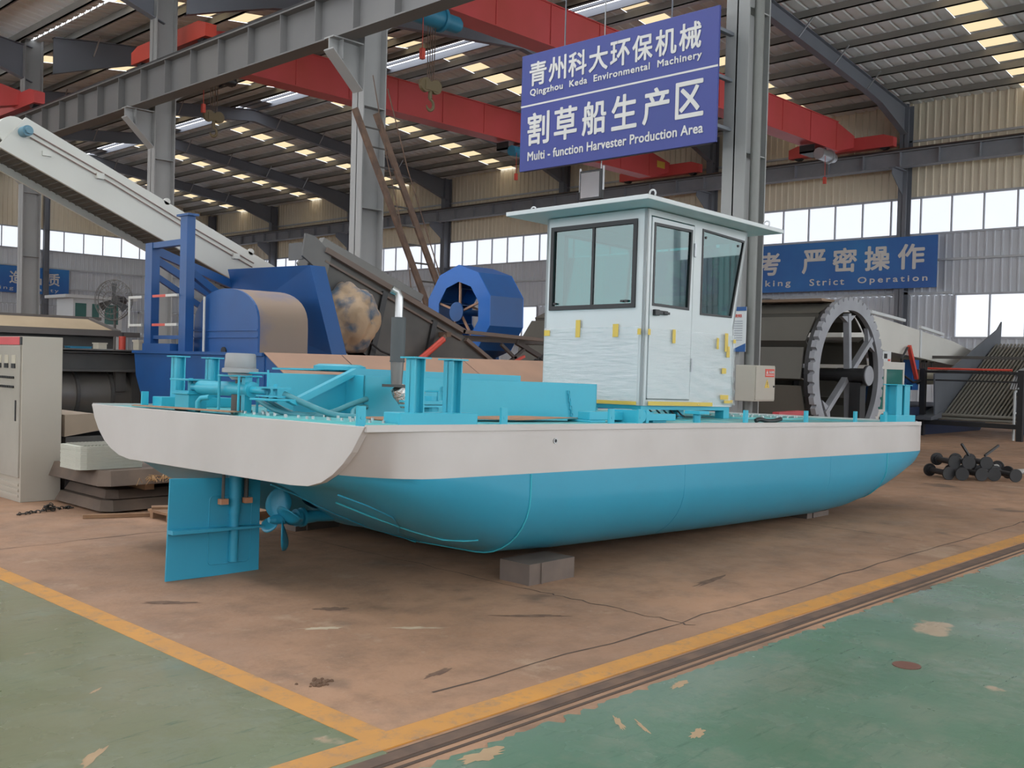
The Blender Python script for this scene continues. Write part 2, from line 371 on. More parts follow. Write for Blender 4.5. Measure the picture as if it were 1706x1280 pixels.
def window_band(n, along, a0, a1, pos, z0, z1, step):
    fr = MB(); P = (lambda t0, t1, d0, d1, za, zb: fr.bx(pos + d0, pos + d1, t0, t1, za, zb)) if along == 'y' else (lambda t0, t1, d0, d1, za, zb: fr.bx(t0, t1, pos + d0, pos + d1, za, zb))
    P(a0, a1, -.08, .03, z0 - .06, z0 + .02); P(a0, a1, -.08, .03, z1 - .02, z1 + .06); P(a0 - .04, a0 + .02, -.08, .03, z0, z1); P(a1 - .02, a1 + .04, -.08, .03, z0, z1)
    w_ = fr.done('window_%d' % n, FRAME); tag(w_, kind='structure')
    k = max(1, round((a1 - a0) / step)); st = (a1 - a0) / k
    mu = None; pa = None
    for i in range(k):
        s = a0 + i * st
        if pa is None:
            q = MB(); q.bx(-.005, .005, 0, st, z0, z1) if along == 'y' else q.bx(0, st, -.005, .005, z0, z1)
            pa = q.done('pane', CLEAR, w_); p = pa
            q = MB(); q.bx(-.05, .02, -.03, .03, z0, z1) if along == 'y' else q.bx(-.03, .03, -.05, .02, z0, z1)
            mu = q.done('mullion', FRAME, w_); u = mu
        else:
            p = pa.copy(); C.objects.link(p); u = mu.copy(); C.objects.link(u)
        L = (pos + .02, s, 0) if along == 'y' else (s, pos + .02, 0)
        p.location = L; u.location = (pos, s, 0) if along == 'y' else (s, pos, 0)
    return w_
window_band(1, 'y', 2, YW - .3, XW, 7.2, 8.62, 1.2)
window_band(2, 'x', 14, XW - .5, YW, 8.52, 9.9, 1.35)
window_band(3, 'y', 9.9, 15.0, XW, 3.1, 4.75, 1.25)
window_band(4, 'y', 37.0, 40.4, XW, 3.1, 4.75, 1.15)
window_band(5, 'y', 46, 51, XW, 3.1, 4.75, 1.25)
window_band(6, 'x', 12, 20, YW, 3.1, 4.75, 1.25)
GIRT = mat('girt_light', (0.50, 0.52, 0.55), 0.5)
def girts(wall_, along, a0, a1, pos, zz):
    for z in zz:
        q = MB(); q.bx(pos - .14, pos - .04, a0, a1, z, z + .08) if along == 'y' else q.bx(a0, a1, pos - .14, pos - .04, z, z + .08)
        q.done('girt', GIRT, wall_)
girts(wb, 'y', -10, YW - .2, XW, (10.85, 6.1, 2.6)); girts(wb, 'y', 15.1, 36.8, XW, (4.8,)); girts(wl, 'x', 0, XW - .2, YW, (7.3, 5.95, 4.75, 2.8))

# roof ----------------------------------------------------------------
def ribbed_roof(x0, x1, y0, y1, name, holes=True):
    mb = MB(); 
    strips = [12.3 + 9.05 * i for i in range(-3, 7)]
    ys = [y0]
    for s in strips:
        if s - .55 > y0 and s + .55 < y1: ys += [s - .55, s + .55]
    ys.append(y1)
    for i in range(0, len(ys), 2):
        a, b_ = ys[i], ys[i + 1]; n = max(1, int((b_ - a) / .45)); st = (b_ - a) / n; pr = []
        for k in range(n): pr += [(a + k * st, 0), (a + k * st + st - .14, 0), (a + k * st + st - .1, .05), (a + k * st + st - .04, .05)]
        pr.append((b_, 0)); vs = []
        for (y, h) in pr:
            for x in (x0, x1): vs.append((x, y, zroof(x + (1e-3 if x == x0 else -1e-3)) + h))
        mb.add(vs, [(2 * k, 2 * k + 1, 2 * k + 3, 2 * k + 2) for k in range(len(pr) - 1)])
    o = mb.done(name, SHEET); tag(o, kind='structure'); o['label'] = name.replace('_', ' ')
    return o, [s for s in strips if s - .55 > y0 and s + .55 < y1]
RY0, RY1 = -16, YW + .2
rf, st_far = ribbed_roof(RIDX + .55, XW + .3, RY0, RY1, 'ceiling')
rd, st_d = ribbed_roof(1.2, XR - .05, -16, 11, 'ceiling'); rh_, st_h = ribbed_roof(1.2, XR - .05, 18.5, 25, 'ceiling'); re_, st_e = ribbed_roof(-14, -1.2, -16, RY1, 'ceiling')  # unseen roof; one bay left open so top light reaches the boat
rn, st_near = ribbed_roof(XR + .05, RIDX - .55, RY0, RY1, 'ceiling')
rc, st_cam = ribbed_roof(1.2, XR - .05, 25, RY1, 'ceiling')
def purl_x(x0, x1, step=1.40): 
    n = int((x1 - x0) / step); return [x0 + step * (i + .3) for i in range(n + 1) if x0 + step * (i + .3) < x1]
def strip_panels(parent, strips, xs, x0, x1):
    edges = [x0] + xs + [x1]; sr = sorted(edges)
    for s in strips:
        for a, b_ in zip(sr, sr[1:]):
            if b_ - a < .4: continue
            a2, b3 = a + .1, b_ - .1; q = MB()
            q.add([(a2, s - .55, zroof(a2) + .01), (b3, s - .55, zroof(b3) + .01), (b3, s + .55, zroof(b3) + .01), (a2, s + .55, zroof(a2) + .01)], [(0, 1, 2, 3)])
            q.done('skylight_panel', FRP, parent)
            # sheet lap over the purlin between two skylight panels
        for x in sr[1:-1]:
            MB().add([(x - .1, s - .55, zroof(x - .1) + .012), (x + .1, s - .55, zroof(x + .1) + .012), (x + .1, s + .55, zroof(x + .1) + .012), (x - .1, s + .55, zroof(x - .1) + .012)], [(0, 1, 2, 3)]).done('sheet_lap', SHEET, parent)
def purlins(parent, xs, y0, y1):
    for x in xs:
        z = zroof(x); MB().bx(x - .03, x + .03, y0, y1, z - .27, z - .03).bx(x - .03, x + .07, y0, y1, z - .27, z - .25).done('purlin', PURL, parent)
fx = purl_x(RIDX + .55, XW - .2); nx_ = purl_x(XR + .3, RIDX - .6); cx_ = purl_x(3, XR - .2)
purlins(rf, fx, RY0, RY1); purlins(rn, nx_, RY0, RY1); purlins(rc, cx_, 25, RY1)
strip_panels(rf, st_far, fx, RIDX + .55, XW); strip_panels(rn, st_near, nx_, XR + .1, RIDX - .55); strip_panels(rc, st_cam, cx_, 1.3, XR - .1); strip_panels(rd, st_d, [], 1.3, XR - .1); strip_panels(re_, st_e, [], -13.9, -1.3)
# ridge rooflight: open slot with a dark centre bar, solid at each frame
RG = MB(); zr = zroof(RIDX + .6)
RG.m(0).bx(RIDX - .04, RIDX + .04, RY0, RY1, zr + .05, zr + .15)
RG.bx(RIDX + .50, RIDX + .58, RY0, RY1, zr - .05, zr + .22); RG.bx(RIDX - .58, RIDX - .50, RY0, RY1, zr - .05, zr + .22)
RG.m(1).bx(RIDX + 1.0, RIDX + 1.22, RY0, RY1, zr - .33, zr - .30)
for y in FRY + [71.0, -1, -10]: RG.m(1).bx(RIDX - .6, RIDX + .6, y - .9, y + .9, zr + .1, zr + .13)
rg = RG.done('ridge_light', [RAFT, GIRT]); rg.parent = rf
# rafters: tapered I sections with haunches at the columns
def rafter(x0, x1, y, parent):
    mb = MB(); n = 10
    for i in range(n):
        a = x0 + (x1 - x0) * i / n; b_ = x0 + (x1 - x0) * (i + 1) / n
        def dep(x):
            e = min(abs(x - x0), abs(x - x1)); eave = abs(x - (XR if x0 < 20 else XW))
            return .55 + max(0, (3.2 - eave) / 3.2) * .65
        vs = []
        for x in (a, b_):
            zt = zroof(x) - .27; zb = zt - dep(x)
            vs += [(x, y - .01, zb), (x, y + .01, zb), (x, y + .01, zt), (x, y - .01, zt)]
        mb.add(vs, [(0, 4, 7, 3), (1, 2, 6, 5)])
        for top_ in (0, 1):
            vs = []
            for x in (a, b_):
                zt = zroof(x) - .27; z = zt if top_ else zt - dep(x)
                vs += [(x, y - .13, z - .012), (x, y + .13, z - .012), (x, y + .13, z + .012), (x, y - .13, z + .012)]
            mb.add(vs, [(0, 1, 5, 4), (3, 7, 6, 2), (0, 4, 7, 3), (1, 2, 6, 5)])
    for i in (1, 3, 5, 7):   # fly braces
        x = x0 + (x1 - x0) * i / n; zt = zroof(x) - .27
        for s in (-1, 1): mb.m(1).bar((x, y + s * .1, zt - .52), (x, y + s * .62, zt + .05), .04, .04)
        mb.m(0)
    return mb.done('rafter', [RAFT, STEEL], parent)
for y in FRY + [-1.0]:
    rafter(RIDX, XW - .35, y, rf); rafter(XR, RIDX, y, rn)
for y in ROWY[2:]: rafter(4, XR - .02, y, rc)
# end gable wall above left wall is covered by its own sheeting height

# unseen walls behind the camera: openings between plinth and head sized for light
q = MB(); q.bx(-14.2, 15, -16.2, -16, 0, 4.2).bx(15, XW + .3, -16.2, -16, 0, 1.4).bx(-14.2, 15, -16.2, -16, 9.5, 14.2).bx(15, XW + .3, -16.2, -16, 11.5, 14.2)
for k in range(8): q.bx(-14.2 + 7.8 * k, -13.9 + 7.8 * k, -16.2, -16, 4.2, 9.5)
tag(q.done('wall_right', WALLL), kind='structure')
q = MB(); q.bx(-14.2, -14, -16, YW, 0, 4.2).bx(-14.2, -14, -16, YW, 9.5, 12.6)
for k in range(10): q.bx(-14.2, -14, -14 + 9 * k, -13.6 + 9 * k, 4.2, 9.5)
tag(q.done('wall_front', WALLL), kind='structure')

# columns -----------------------------------------------------------
def hcol(name, x, y, z1, par=None, dx=.62, dy=.40, label=None, cat='column', group=None, mt=MGREY):
    t = empty(name, label, cat, (x, y, 0), group)
    q = MB(); tf = .03
    q.bx(-dx / 2, -dx / 2 + tf, -dy / 2, dy / 2, 0.02, z1); q.bx(dx / 2 - tf, dx / 2, -dy / 2, dy / 2, 0.02, z1); q.bx(-dx / 2, dx / 2, -.012, .012, 0.02, z1)
    q.done('shaft', mt, t)
    q = MB(); q.bx(-dx / 2 - .06, dx / 2 + .06, -dy / 2 - .06, dy / 2 + .06, 0, .03).done('base_plate', mt, t)
    q = MB()
    for z in (4.9, 7.1, 9.9): q.bx(-dx / 2 + tf, dx / 2 - tf, -dy / 2 + .01, dy / 2 - .01, z, z + .02)
    q.done('stiffener', mt, t)
    return t
lab = ['grey steel column beside the big blue hanging sign', 'grey steel column with the ladder leaning on it', 'grey steel column behind the white conveyor and blue gantry', 'farthest left grey steel column above the beige tray', 'grey steel column hidden behind the runway beam at far left', 'grey column near the far corner', 'grey column at the far end of the row']
for i, y in enumerate(ROWY):
    t = hcol('steel_column', XR, y, zroof(XR + .2) - .05, label=lab[i], group='grey steel columns of the near row')
    q = MB(); zb = 8.38   # brackets carrying the crane runways
    q.bx(-1.1, -.31, -.17, .17, zb, zb + .03)
    q.prism([(-1.1, zb), (-1.1, zb - .22), (-.31, zb - .95), (-.31, zb)], 'y', -.012, .012)
    q.add([(-1.1, -.17, zb - .22), (-1.1, .17, zb - .22), (-.31, .17, zb - .95), (-.31, -.17, zb - .95), (-1.1, -.17, zb - .25), (-1.1, .17, zb - .25), (-.31, .17, zb - .98), (-.31, -.17, zb - .98)], [(0, 1, 2, 3), (4, 7, 6, 5), (0, 4, 5, 1), (0, 3, 7, 4), (1, 5, 6, 2)])
    q.bx(-.85, -.83, -.16, .16, zb - .42, zb)
    q.bx(.31, 1.1, -.17, .17, 9.62, 9.65); q.prism([(1.1, 9.62), (1.1, 9.4), (.31, 8.8), (.31, 9.62)], 'y', -.012, .012)
    q.done('bracket', MGREY, t)
    if i == 0:
        MB().cyl((-.12, -.26, .02), (-.12, -.26, 12.3), .075, n=20).done('rainwater_pipe', mat('pipe_grey', (0.19, 0.19, 0.18), .4), t, smooth=True)
for i, y in enumerate([-1.0] + FRY + [YW - .4]):
    t = hcol('wall_column', XW - .36, y, 12.3, dx=.5, dy=.34, mt=RAFT, cat='column', group='dark columns along the back wall',
             label=['dark wall column beyond the frame edge at right', 'dark wall column hidden behind the cabin', 'dark wall column crossing the right hand blue banner', 'dark wall column behind the right column and cabin roof', 'dark wall column left of the hanging lamp', 'dark wall column behind the blue paddle wheel', 'dark wall column behind the steel ladder column', 'dark wall column above the blue panel of the harvester', 'dark wall column close to the hall corner'][i] if i < 9 else 'dark wall column in the hall corner')
    q = MB(); q.bx(-1.25, -.25, -.15, .15, 9.64, 9.68); q.prism([(-1.25, 9.64), (-1.25, 9.42), (-.25, 8.72), (-.25, 9.64)], 'y', -.012, .012); q.done('bracket', RAFT, t)
for x, l_ in ((27.6, 'grey wall column near the middle of the left end wall'), (20.6, 'grey wall column on the left end wall by the banner')):
    hcol('wall_column', x, YW - .4, 14.0 if x > 20 else 13.2, dx=.34, dy=.3, mt=RAFT, label=l_, group='columns of the left end wall')

# crane runway beams with stiffeners and rail ---------------------------
def runway(x, z, h, y0, y1, step, label, mt):
    t = empty('runway_beam', label, 'beam', (x, y0, z))
    MB().ib(0, 0, 0, y1 - y0, 'y', h, .42, .035, .02).done('girder', mt, t)
    q = None; n = int((y1 - y0) / step)
    for k in range(n):
        if q is None: q = MB().bx(-.19, .19, -.012, .012, .035, h - .035).done('stiffener', mt, t); s = q
        else: s = q.copy(); C.objects.link(s)
        s.location = (0, .3 + k * step, 0)
    MB().bx(-.04, .04, 0, y1 - y0, h, h + .13).bx(-.07, .07, 0, y1 - y0, h, h + .02).done('crane_rail', RUST, t)
    MB().bx(-.20, -.15, 0, y1 - y0, h + .0, h + .06).done('conductor_bar', BLACK, t)
    return t
runway(XR - .8, 8.41, .96, -6, YW - 1, 1.345, 'grey steel crane runway beam crossing the upper left on column brackets', GBEAM)
runway(XR + .8, 9.65, .62, -6, YW - 1, 1.5, 'crane runway beam behind the near columns, one bay deeper', RAFT)
runway(XW - 1.2, 9.68, .62, -6, YW - 1, 1.5, 'grey crane runway beam along the back wall above the windows', mat('runway_far_grey', (0.24, 0.25, 0.28), .6))

# overhead cranes -----------------------------------------------------
def crane(y, label, x0=XR + .8, x1=XW - 1.2, z=10.30, h=1.12, wd=.56, ya=-1.9, yb=2.6):
    t = empty('bridge_crane', label, 'crane', (x0, y, z), 'red overhead travelling cranes')
    L = x1 - x0
    q = MB(); e = 1.6
    q.prism([(0.25, h * .45), (e, 0), (L - e, 0), (L - .1, h * .35), (L - .1, h * .75), (L - e, h), (e, h), (0.25, h * .8)], 'y', -wd / 2, wd / 2)
    q.bx(e, L - e, -wd / 2 - .07, wd / 2 + .07, -.02, 0.015); q.bx(e, L - e, -wd / 2 - .05, wd / 2 + .05, h, h + .03)
    q.done('box_girder', RED, t)
    g0 = MB().bx(0, .03, -wd / 2 - .025, -wd / 2, .02, h).done('girder_rib', RED, t); g0.location = (1.8, 0, 0)
    for k in range(1, 11): g1 = g0.copy(); C.objects.link(g1); g1.location = (1.8 + k * 2.1, 0, 0)
    for X_ in (0, L):
        MB().prism([(ya, .25), (yb, .25), (yb, .62), (yb - .4, .75), (ya + .4, .75), (ya, .62)], 'x', X_ - .17, X_ + .17).done('end_carriage', REDO if X_ == 0 else RED, t)
        for s in (ya + .4, yb - .4): MB().cyl((X_ - .1, s, .34), (X_ + .1, s, .34), .2, n=20).done('wheel', BLACK, t, smooth=True)
    if y == 28.0: MB().bx(L - 1.1, L - .5, -wd / 2 - .01, -wd / 2, .5, .8).done('yellow_plate', YEL, t)
    return t
crane(19.0, 'red overhead crane passing behind the big blue sign, ending at upper right')
crane(28.0, 'red overhead crane running down behind the ladder column and sign')
crane(35.6, 'red overhead crane whose end shows at the far left edge', x0=-13.0, x1=XR - .8, z=9.38, ya=-1.6, yb=2.4)
def hoist(x, y, z, drop, label, mt, L=1.6, drum=.25):
    t = empty('wire_hoist', label, 'hoist', (x, y, z), 'wire rope hoists under the red cranes')
    MB().cyl((-L / 2, -.55, -.1), (L * .15, -.55, -.1), drum, n=24).cyl((L * .15, -.55, -.1), (L * .2, -.55, -.1), drum + .05, n=24).done('drum_casing', mt, t, smooth=True)
    MB().cyl((L * .2, -.55, -.1), (L / 2, -.55, -.1), drum * .8, n=20).cyl((L / 2, -.55, -.1), (L / 2 + .08, -.55, -.1), drum * .6, n=20).done('motor', mt, t, smooth=True)
    q = MB(); q.bx(-.5, .5, -.3, .3, .0, .06); q.bx(-.5, -.44, -.3, .3, .0, .3); q.bx(.44, .5, -.3, .3, .0, .3); q.bx(-.4, .4, -.6, -.3, .0, .05)
    q.done('trolley', BLACK, t)
    if drop:
        q = MB()
        for a in (-.12, -.04, .04, .12): q.cyl((a, -.55, -.3), (a * .8, -.55, -drop + .15), .012, n=6)
        q.done('wire_rope', RUST, t)
        hb = MB(); hb.cyl((-.16, -.6, -drop), (-.16, -.5, -drop), .17, n=20).cyl((.16, -.6, -drop), (.16, -.5, -drop), .17, n=20).bx(-.2, .2, -.62, -.48, -drop - .12, -drop + .1)
        hb.cyl((0, -.55, -drop - .1), (0, -.55, -drop - .3), .05, n=10)
        h = hb.done('hook_block', mat('hook_bronze', (0.16, 0.12, 0.06), .5), t)
        P = [(0, -.55, -drop - .28)]
        for k in range(13):
            a = PI / 2 - (k / 12) * PI * 1.45; P.append((.11 * math.cos(a), -.55, -drop - .45 + .13 * math.sin(a)))
        MB().tube(P, [.035] * 6 + [.04] * 5 + [.03, .02, .012], 8).done('hook', mat('hook_bronze', ()), h, smooth=True)
    q = MB(); q.cyl((-.45, -.75, -.2), (-.45, -.75, -1.0), .01, n=6).bx(-.5, -.4, -.8, -.7, -1.25, -1.0).done('pendant', REDO, t)
    return t
hoist(16.1, 19.0, 9.95, 1.75, 'blue wire hoist with bronze hook near the ladder column top', HOISTB)
hoist(15.5, 28.0, 9.95, 1.25, 'dark wire hoist hanging left of the ladder column', BLACK, 1.2, .2)
hoist(36.1, 19.0, 9.95, 0, 'grey wire hoist near the right end of a red crane', STEEL, 1.2, .22)
hoist(28.7, 28.0, 9.95, 0, 'small dark hoist below the left edge of the blue sign', HOISTB, 1.1, .2)

# signs --------------------------------------------------------------
s = empty('hanging_sign', 'big blue company sign with white lettering hung beside the column', 'sign', (13.0, 8.42, 5.0))
MB().bx(0, .04, 0, 4.04, 0, 2.03).done('board', SIGNB, s, bevel=.004)
MB().bx(.04, .09, .05, 3.99, .0, .05).bx(.04, .09, .05, 3.99, 1.98, 2.03).bx(.04, .09, .05, .1, 0, 2.03).bx(.04, .09, 3.94, 3.99, 0, 2.03).done('frame', RAFT, s)
q = MB(); 
for y in (.9, 3.1): q.cyl((.06, y, 2.0), (.06, y, 3.45), .012, n=8)
q.done('hanger_rod', RAFT, s)
q = MB()
for z in (.25, 1.0, 1.7): q.bx(.05, .5, .05, .12, z, z + .05)
q.done('wall_bracket', RAFT, s)
YL = 4.04
def srow(nm, st, yl, yr, zb, zt, bold, sp=1.0): text(nm, st, SIGNW, s, (-.001, yl - 8.42, zb - 5.0), (0, -1, 0), (0, 0, 1), yl - yr, zt - zb, bold, .004, sp)
for i, ch in enumerate('青州科大环保机械'):
    yl = 12.26 - i * (12.26 - 8.71 + .04) / 8; srow('lettering', ch, yl, yl - .385, 6.47, 6.87, .022)
srow('lettering', 'Qingzhou  Keda  Environmental  Machinery', 12.24, 8.71, 6.27, 6.41, .03, 1.1)
MB().bx(-.004, 0, .0, 4.04, 1.12, 1.15).done('dividing_line', SIGNW, s)
for i, ch in enumerate('割草船生产区'):
    yl = 12.27 - i * (12.27 - 8.65 + .12) / 6; srow('lettering', ch, yl, yl - .49, 5.44, 5.98, .022)
srow('lettering', 'Multi - function Harvester Production Area', 12.26, 8.65, 5.17, 5.32, .03, 1.03)
t = empty('wall_banner', 'blue safety banner with white lettering on the back wall at right', 'banner', (XW - .75, 15.48, 5.01)); t.scale = (1, .989, .989)
MB().bx(0, .04, 0, 16.5, 0, 2.05).done('board', BANB, t)
def brow(st, yl, yr, zb, zt, bold, sp=1): text('lettering', st, SIGNW, t, (-.002, yl - 15.65, zb - 5.05), (0, -1, 0), (0, 0, 1), yl - yr, zt - zb, bold, .01, sp)
for i, ch in enumerate('认真思考'): brow(ch, 31.0 - i * 2.52, 30.0 - i * 2.52, 5.82, 6.78, .03)
for i, ch in enumerate('严密操作'): brow(ch, 21.35 - i * 1.39, 20.33 - i * 1.39, 5.82, 6.78, .03)
brow('Careful', 28.2, 25.6, 5.24, 5.58, .02, 1.4); brow('Thinking', 24.6, 21.9, 5.24, 5.58, .02, 1.4); brow('Strict', 21.0, 19.45, 5.28, 5.56, .02, 1.3); brow('Operation', 18.85, 16.0, 5.24, 5.56, .02, 1.4)
t = empty('wall_banner', 'blue slogan banner on the far left end wall behind the columns', 'banner', (16, YW - .3, 5.5))
MB().bx(0, 13.2, -.03, 0, 0, 1.77).done('board', BANB, t)
for i, ch in enumerate('精益制造品质'):
    text('lettering', ch, SIGNW, t, ([3.0, 5.4, 7.2, 9.3, 10.5, 11.7][i], -.032, .62), (1, 0, 0), (0, 0, 1), .85, .82, .02, .01)
text('lettering', 'Lean  Manufacturing  Quality', SIGNW, t, (3.0, -.032, .12), (1, 0, 0), (0, 0, 1), 9.5, .3, 0, .01, 1.3)

# floodlight hung from the runway
t = empty('floodlight', 'square floodlight with glass front hanging below the blue sign', 'lamp', (13.15, 10.95, 4.64))
MB().bx(-.0, .07, -.24, .24, -.25, .25).done('housing', BLACK, t, bevel=.01)
MB().bx(-.012, -.001, -.2, .2, -.21, .21).done('glass_front', mat('mirror_front', (0.85, 0.87, 0.9), .08, 1.0), t)
MB().cyl((.03, -.2, .25), (.03, -.2, 3.8), .01, n=6).bx(.02, .05, -.26, -.24, -.1, .3).bx(.02, .05, .24, .26, -.1, .3).done('hanger', STEEL, t)

# ladder leaning on the second column
t = empty('steel_ladder', 'rusty steel ladder leaning against the second column', 'ladder', (16.62, 17.2, 0))
for o_ in (0, .56):
    MB().bar((o_, 0, 0), (-3.68 + o_, 0, 6.85), .06, .14, (1, 0, 0)).done('rail', RUST, t)
rg0 = None
for k in range(17):
    f_ = .04 + k * .057
    if rg0 is None: rg0 = MB().cyl((0, 0, 0), (.56, 0, 0), .02, n=8).done('rung', DGREY, t); q = rg0
    else: q = rg0.copy(); C.objects.link(q)
    q.location = (-3.68 * f_, 0, 6.85 * f_)
MB().tube([(-2.9, -.1, 7.4), (-2.3, -.1, 5.8), (-1.2, -.1, 3.4), (-.9, -.1, 2.4)], .014, 6).done('rope', RUST, t)
MB().tube([(-3.3, -.1, 7.6), (-2.9, -.1, 6.0), (-2.2, -.1, 3.8), (-2.0, -.1, 2.4)], .012, 6).done('rope', RUST, t)
# ================================================================ THE BOAT (boat frame: x forward, y to port, z up from the deck edge)
bx_ = Vector((1, 0, -.020)).normalized(); by_ = Vector((0, 1, -.010)); by_ = (by_ - bx_ * by_.dot(bx_)).normalized(); bz_ = bx_.cross(by_)
BM = Matrix(((bx_.x, by_.x, bz_.x, 3.75), (bx_.y, by_.y, bz_.y, 4.8), (bx_.z, by_.z, bz_.z, 1.185), (0, 0, 0, 1)))
def BP(x, y, z): return BM @ Vector((x, y, z))
boat = empty('work_boat', 'teal and white steel workboat hull standing on blocks in the bay', 'boat', M=BM)
BW = 3.74; PL = -.315
# hull loft
st = [(.04, -.40, .30, 0), (.1, -.42, .31, 0), (.17, -.445, .33, 0), (.25, -.48, .35, 0), (.35, -.52, .37, 0), (.47, -.58, .39, 0), (.6, -.64, .42, 0), (1.0, -.80, .46, 0), (1.46, -.93, .48, 0), (2.2, -.965, .50, 0), (4.5, -.985, .50, 0),
      (6.3, -.985, .50, 0), (6.9, -.955, .50, 0), (7.3, -.88, .46, .0), (7.65, -.775, .4, .0), (7.95, -.66, .32, .01), (8.2, -.53, .2, .03), (8.38, -.40, .1, .07), (8.47, -.30, .06, .12), (8.5, -.12, .03, .16)]
NB = 9
def section(x, zb, rr, ins):
    """starboard half section from the deck edge to the centre line"""
    rr = min(rr, -zb - .02 if zb < -.05 else .02); P = [(ins, 0.0), (ins, max(PL, zb + rr * 1.0) if False else (PL if zb + rr * .9 < PL else PL))]
    if zb >= PL: P = [(ins, 0.0), (ins + .0, zb * .9)]
    r2 = rr * .95; zt = zb + r2
    if zt > PL: # bilge starts above the paint line
        zt = PL; r2 = PL - zb
    for k in range(NB + 1):
        a = k / NB * PI / 2
        P.append((ins + rr * 1.1 * (1 - math.cos(a)), zt - r2 * math.sin(a)))
    zt2 = zb - .01
    if x < .95: zt2 = max(zb, -.47)
    elif x < 1.5: zt2 = -.47 + (zb + .47) * (x - .95) / .55
    P += [(1.25, zb - .01), (1.5, (zb + zt2) / 2 + .02 * (zt2 > zb)), (1.68, zt2), (1.87, zt2)]
    return P
rings = []
OUT = [(0, 0.02), (.06, -.06), (.12, -.14), (.2, -.215), (.3, -.29), (.42, -.35), (.56, -.385), (.75, -.395), (3.02, -.395), (3.2, -.375), (3.35, -.33), (3.48, -.27), (3.6, -.18), (3.68, -.09), (3.74, 0.02)]
for (x, zb, rr, ins) in st:
    if x < .75:
        P = [(.02, 0.0), (.31, -.295), (.33, -.305), (.36, -.32), (.39, -.335), (.42, -.345), (.47, -.362), (.52, -.375), (.58, -.385), (.65, -.39), (.72, -.393), (.8, -.393), (1.25, -.393), (1.5, -.393), (1.68, -.393), (1.87, -.393)]
        s_ = min(1, max(0, (x - .04) / .6)); s_ = 1 - (1 - s_) ** 2.2; Q = section(x, zb, rr, ins)
        P = [(a_[0] * (1 - s_) + b_[0] * s_, a_[1] * (1 - s_) + b_[1] * s_) for a_, b_ in zip(P, Q)]
        full = P + [(BW - p[0], p[1]) for p in reversed(P[:-1])]; rings.append([(x, p[0], p[1]) for p in full]); continue
    if zb >= PL:
        P = [(ins, 0.0), (ins, zb * .8)] + [(ins + .08 * k / NB, zb * .8 + (zb * .2) * k / NB) for k in range(NB + 1)] + [(1.25, zb), (1.5, zb), (1.68, zb), (1.87, zb)]
    else: P = section(x, zb, rr, ins)
    full = P + [(BW - p[0], p[1]) for p in reversed(P[:-1])]
    rings.append([(x, p[0], p[1]) for p in full])
K = len(rings[0]); q = MB()
vs = [p for rg_ in rings for p in rg_]; fs = []; 
for i in range(len(rings) - 1):
    for j in range(K - 1): fs.append((i * K + j, i * K + j + 1, (i + 1) * K + j + 1, (i + 1) * K + j))
q.add(vs, fs)
for i, fc in enumerate(q.f): q.mi[i] = 0 if (i % (K - 1)) in (0, K - 2) or i // (K - 1) >= len(rings) - 2 else 1
q.m(0).add(rings[-1], [tuple(range(K))]); q.m(1).add(rings[0], [tuple(range(K))])
q.done('hull', [WHITE, HULLB], boat, smooth=True)
# weld seams following the hull
SEAM = mat('weld_seam_paint', (0.05, 0.45, 0.56), .3)
for si in (8, 13):
    x, zb, rr, ins = st[si]; P = section(x, zb, rr, ins)[1:]
    MB().tube([(x, p[0] - .003, p[1] - .003) for p in P[:-1]] + [(x, 1.2, zb - .02)], .006, 6).done('weld_seam', SEAM, boat)
for xx in (3.35, 5.95):
    zb = -.98; P = section(xx, zb, .5, 0)
    MB().tube([(xx, p[0] - .0005, p[1] - .0005) for p in P[1:9]], .0015, 5).done('weld_seam', WHITE if xx < 3 else HULLB, boat)
# keel strakes and propeller tunnel edges under the stern
def under(x, y):
    for a, b in zip(st, st[1:]):
        if a[0] <= x <= b[0]:
            t = (x - a[0]) / (b[0] - a[0]); zb = a[1] + (b[1] - a[1]) * t; rr = a[2] + (b[2] - a[2]) * t; break
    P = section(x, zb, rr, 0)
    for p, q_ in zip(P[1:], P[2:]):
        if p[0] <= y <= q_[0] + 1e-6: 
            t = (y - p[0]) / max(1e-6, q_[0] - p[0]); return p[1] + (q_[1] - p[1]) * t
    return zb
MB().tube([(x, y, under(x, y) - .004) for x, y in ((.35, .75), (.55, .62), (.8, .5), (1.0, .38), (1.12, .30), (1.2, .24))], .006, 6).done('tunnel_edge', SEAM, boat, smooth=True)
MB().tube([(x, y, under(x, y) - .004) for x, y in ((.12, .42), (.3, .36), (.5, .34), (.7, .5), (.95, .8), (1.3, 1.0))], .005, 6).done('tunnel_edge', HULLB, boat, smooth=True)
MB().tube([(x, 1.15, under(x, 1.15) - .004) for x in (.1, .3, .5, .7, .9, 1.2, 1.46)], .005, 6).done('tunnel_edge', HULLB, boat, smooth=True)
# raised propeller tunnel bulge round the shaft
q = MB(); vs = []; n = 12
for i in range(9):
    t = i / 8; x = .98 + .8 * t; rad = .30 * math.sin(PI * (t * .86 + .14)) + .02; zc = -.66 - .2 * t
    for k in range(n + 1):
        a = PI + PI * k / n; vs.append((x, 1.87 + 1.3 * rad * math.cos(a), zc + .45 * rad * math.sin(a)))
q.add(vs, [(i * (n + 1) + k, i * (n + 1) + k + 1, (i + 1) * (n + 1) + k + 1, (i + 1) * (n + 1) + k) for i in range(8) for k in range(n)])
q.done('stern_skeg', HULLB, boat, smooth=True)
